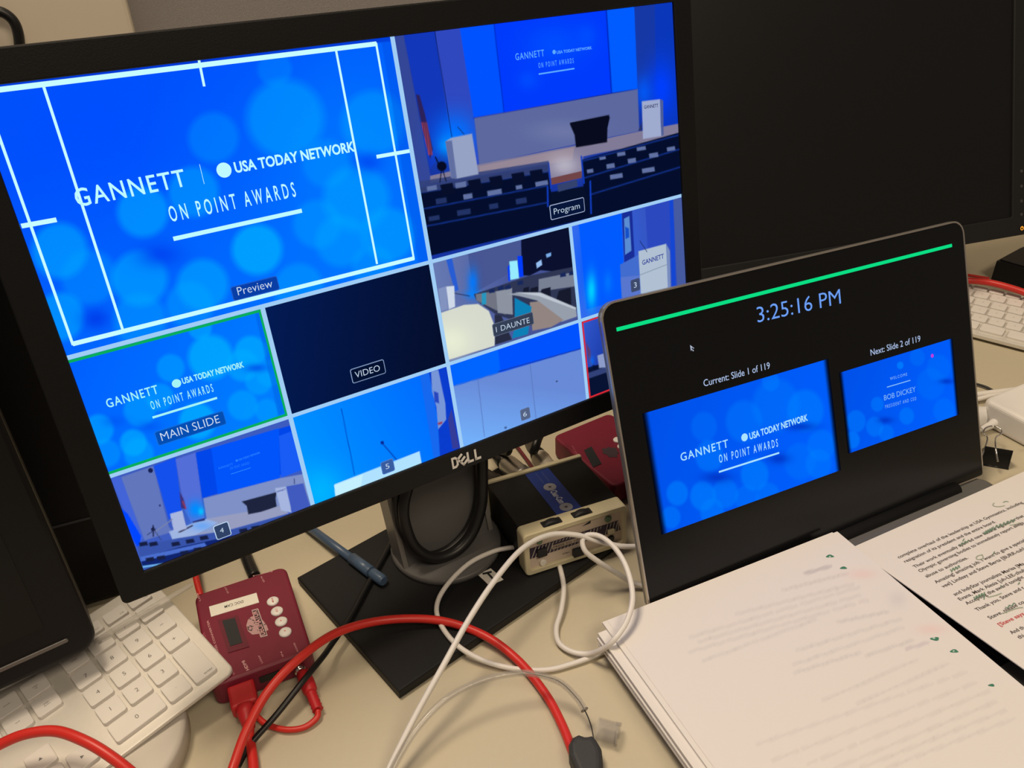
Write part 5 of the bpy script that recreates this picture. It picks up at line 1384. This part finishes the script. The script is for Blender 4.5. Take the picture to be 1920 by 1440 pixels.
# ------------------------------------------------------------------ small things
def small():
    # ball pen half under the monitor
    a = at(568, 980, 0.0060); b = at(663, 1050, 0.0125); b2 = at(660, 1047, 0.0125); c = at(696, 1073, 0.0140); d = at(700, 1076, 0.0140); e = at(720, 1090, 0.0140)
    root = thing('ball_pen', 'translucent blue pen lying on the edge of the monitor base', 'pen', T(c.x, c.y, 0.009))
    MB().tube([a, a.lerp(b, .5), b], 0.0037, 14).build('barrel', BLUE_PEN, root)
    MB().tube([b2, c], 0.0049, 14).build('cap', BLUE_PEN, root)
    MB().tube([c, d, e.lerp(d, .2), e], [0.0040, 0.0047, 0.0047, 0.0038], 14).build('cap_end', BLUE_PEN, root)
    # clear plastic cap near the boot
    a = at(1119, 1366, 0.0075); b = at(1158, 1377, 0.0075)
    mb = MB(); mb.tube([a, b], 0.0075, 24, caps=False); mb.tube([b, a], 0.0066, 24, caps=False)
    root = thing('clear_cap', 'small clear plastic cap lying next to the grey rubber boot', 'cap', T(a.x, a.y, 0))
    mb.build('shell', CLEAR, root)
    x = (b - a).normalized()
    MB().tube([b - x * 0.001, b + x * 0.0008], 0.0078, 24).build('rim', CLEAR, root)
    e = b + Vector((-x.y, x.x, 0)) * 0.0078
    MB().tube([e - x * 0.003, e + x * 0.001], 0.0013, 10).build('tab', CLEAR, root)
    # round white base under the keyboard
    MB_ = T(-0.2886, 0.339, 0)
    root = thing('round_base', 'round white plastic base under the number pad of the keyboard', 'base', MB_)
    MB().lathe([(0.056, 0.0), (0.0600, 0.0015), (0.0600, 0.0140), (0.0590, 0.0160), (0.0565, 0.0170), (0.02, 0.0171)], 64).build('drum', mat('off_white_plastic', (0.55, 0.51, 0.46), 0.5), root, MB_)
    # translucent strip across the keyboard
    p = [M_KEY @ Vector((*on(M_KEY, px, py, 0.0022), 0.0022)) for px, py in ((176, 1204), (240, 1166), (300, 1131), (359, 1096))]
    o = MB().tube([q - p[0] for q in p], [0.0024, 0.0032, 0.0032, 0.0026], 10, flatten=0.3).build('plastic_strip', mat('frosted_strip', (0.66, 0.63, 0.58), 0.4, alpha=0.38), None, T(*p[0]))
    tag(o, 'narrow frosted plastic strip lying across the keyboard top row', 'strip')
small()

def right_clutter():
    # black block behind the keyboard
    a = at(1858, 524, 0.0); b = at(1920, 543, 0.0)
    x = (b - a).normalized(); M = frame((a.x, a.y, 0), x, (-x.y, x.x, 0))
    root = thing('black_block', 'low black box standing behind the far keyboard', 'box', M)
    mb = MB(); mb.add([(0, 0, 0), (0.14, 0, 0), (0.14, 0.07, 0), (0, 0.07, 0), (0, 0.001, 0.027), (0.14, 0.001, 0.029), (0.14, 0.07, 0.029), (0, 0.07, 0.027)], [(3, 2, 1, 0), (4, 5, 6, 7), (0, 1, 5, 4), (1, 2, 6, 5), (2, 3, 7, 6), (3, 0, 4, 7)])
    mb.build('shell', mat('black_card', (0.010, 0.010, 0.012), 0.6), root, M)
    MB().prism([(0.003, 0.004), (0.139, 0.004), (0.139, 0.069), (0.003, 0.069)], 0.0265, 0.0295, 0.0).build('lid', mat('black_card', (0.010, 0.010, 0.012), 0.6), root, M)
    cable('red_cable', 'thick red cable crossing the back row of the far keyboard', [(1785, 527, .030), (1815, 526, .031), (1850, 529, .032), (1885, 537, .032), (1925, 550, .030), (1960, 566, .028)], 0.0042, RED_CABLE)
    cable('red_cable', 'thin red cable lying on the desk behind the far keyboard', [(1790, 512, .002), (1818, 516, .002), (1855, 522, .002)], 0.0018, RED_CABLE)
    # white power adapter
    p = at(1850, 776, 0.014)
    x = Vector((math.cos(math.radians(26)), math.sin(math.radians(26)), 0)); y = Vector((-x.y, x.x, 0))
    M = frame((p.x, p.y, 0), x, y)
    root = thing('power_adapter', 'white square laptop power adapter on the desk behind the laptop', 'adapter', M)
    MB().prism(rrect(0, 0.078, -0.070, 0.008, 0.008, 5), 0.0, 0.028, 0.0045, 4).build('brick', WHITE_PLASTIC, root, M)
    MB().tube([M @ Vector((0.012, -0.066, 0.012)), M @ Vector((-0.010, -0.052, 0.010))], 0.001, 8).build('seam', WHITE_PLASTIC, root)
    path = px_path([(1838, 806, .006), (1852, 799, .007), (1866, 792, .009), (1882, 784, .010)], 4)
    root = thing('adapter_plug', 'small white cord plug beside the power adapter', 'plug', T(path[0].x, path[0].y, 0))
    MB().tube(path, [0.0032 + 0.0012 * min(1, k / 6) for k in range(len(path))], 14).build('sleeve', WHITE_PLASTIC, root)
    MB().tube(px_path([(1815, 818, .004), (1838, 806, .006)], 4), 0.0022, 10).build('lead', WHITE_CABLE, root)
    path = px_path([(1812, 792, .012), (1830, 782, .012), (1842, 780, .012), (1846, 781, .012)], 4)
    o0 = path[0]
    o = MB().tube([q_ - o0 for q_ in path], [0.010] * (len(path) - 3) + [0.0095, 0.008, 0.004], 18).build('mains_plug', WHITE_PLASTIC, None, T(*o0))
    tag(o, 'rounded white plug head peeking out behind the laptop lid', 'plug')
    cable('white_cable', 'upper white cord behind the power adapter', [(1810, 743, .006), (1845, 738, .006), (1885, 733, .006), (1940, 726, .006)], 0.0030, WHITE_CABLE)
    cable('white_cable', 'lower white cord touching the back of the power adapter', [(1810, 752, .005), (1835, 748, .005), (1860, 742, .006), (1890, 738, .006), (1940, 734, .006)], 0.0026, WHITE_CABLE)
    cable('black_cable', 'thin black cable under the white cords', [(1815, 716, .003), (1838, 722, .003), (1852, 727, .003), (1872, 738, .002), (1890, 744, .002)], 0.0013, BLACK_CABLE)
    # binder clip
    a = at(1838, 872, 0.0); b = at(1890, 881, 0.0)
    x = (b - a).normalized(); y = Vector((-x.y, x.x, 0)); w = (b - a).length
    M = frame((a.x, a.y, 0), x, y)
    root = thing('binder_clip', 'black binder clip with silver wire handles beside the laptop', 'clip', M)
    mb = MB(); th = 0.0007
    tri = [(0.0, 0.0), (0.004, 0.0195), (0.022, 0.0)]                  # (y, z) cross-section
    mb.add([(0, y_, z_) for y_, z_ in tri] + [(w, y_, z_) for y_, z_ in tri], [(0, 3, 4, 1), (1, 4, 5, 2), (2, 5, 3, 0), (0, 1, 2), (5, 4, 3)])
    mb.build('spring_body', mat('black_enamel', (0.010, 0.010, 0.011), 0.3), root, M)
    MB().tube([M @ Vector((-0.0002, 0.0005, 0.0008)), M @ Vector((w + 0.0002, 0.0005, 0.0008))], 0.0009, 10).build('rolled_edge', mat('black_enamel', (0.010, 0.010, 0.011), 0.3), root)
    MB().tube(px_path([(1837, 862, .010), (1844, 848, .014), (1851, 826, .018), (1850, 818, .019), (1844, 812, .020), (1848, 803, .021), (1860, 799, .021), (1872, 802, .021), (1878, 808, .020), (1875, 815, .019), (1867, 821, .0205), (1867, 840, .0225), (1871, 866, .0135)], 6), 0.0008, 10).build('wire_handle', METAL, root)
right_clutter()

# black lead on the partition
def wall_lead():
    MW = frame((0.70, 1.24, -0.73), (math.cos(math.radians(20)), math.sin(math.radians(20)), 0), (0, 0, 1))
    pts = []
    for px, py in ((-40, 14), (-10, 20), (8, 25), (24, 38), (33, 58), (37, 88), (38, 130), (36, 200)):
        q = on(MW, px, py, 0.040); pts.append(MW @ Vector((q.x, q.y, 0.040)))
    cable('black_cable', 'black lead curving down the beige panel behind the monitor', None, 0.0045, BLACK_CABLE, world=pts)
wall_lead()
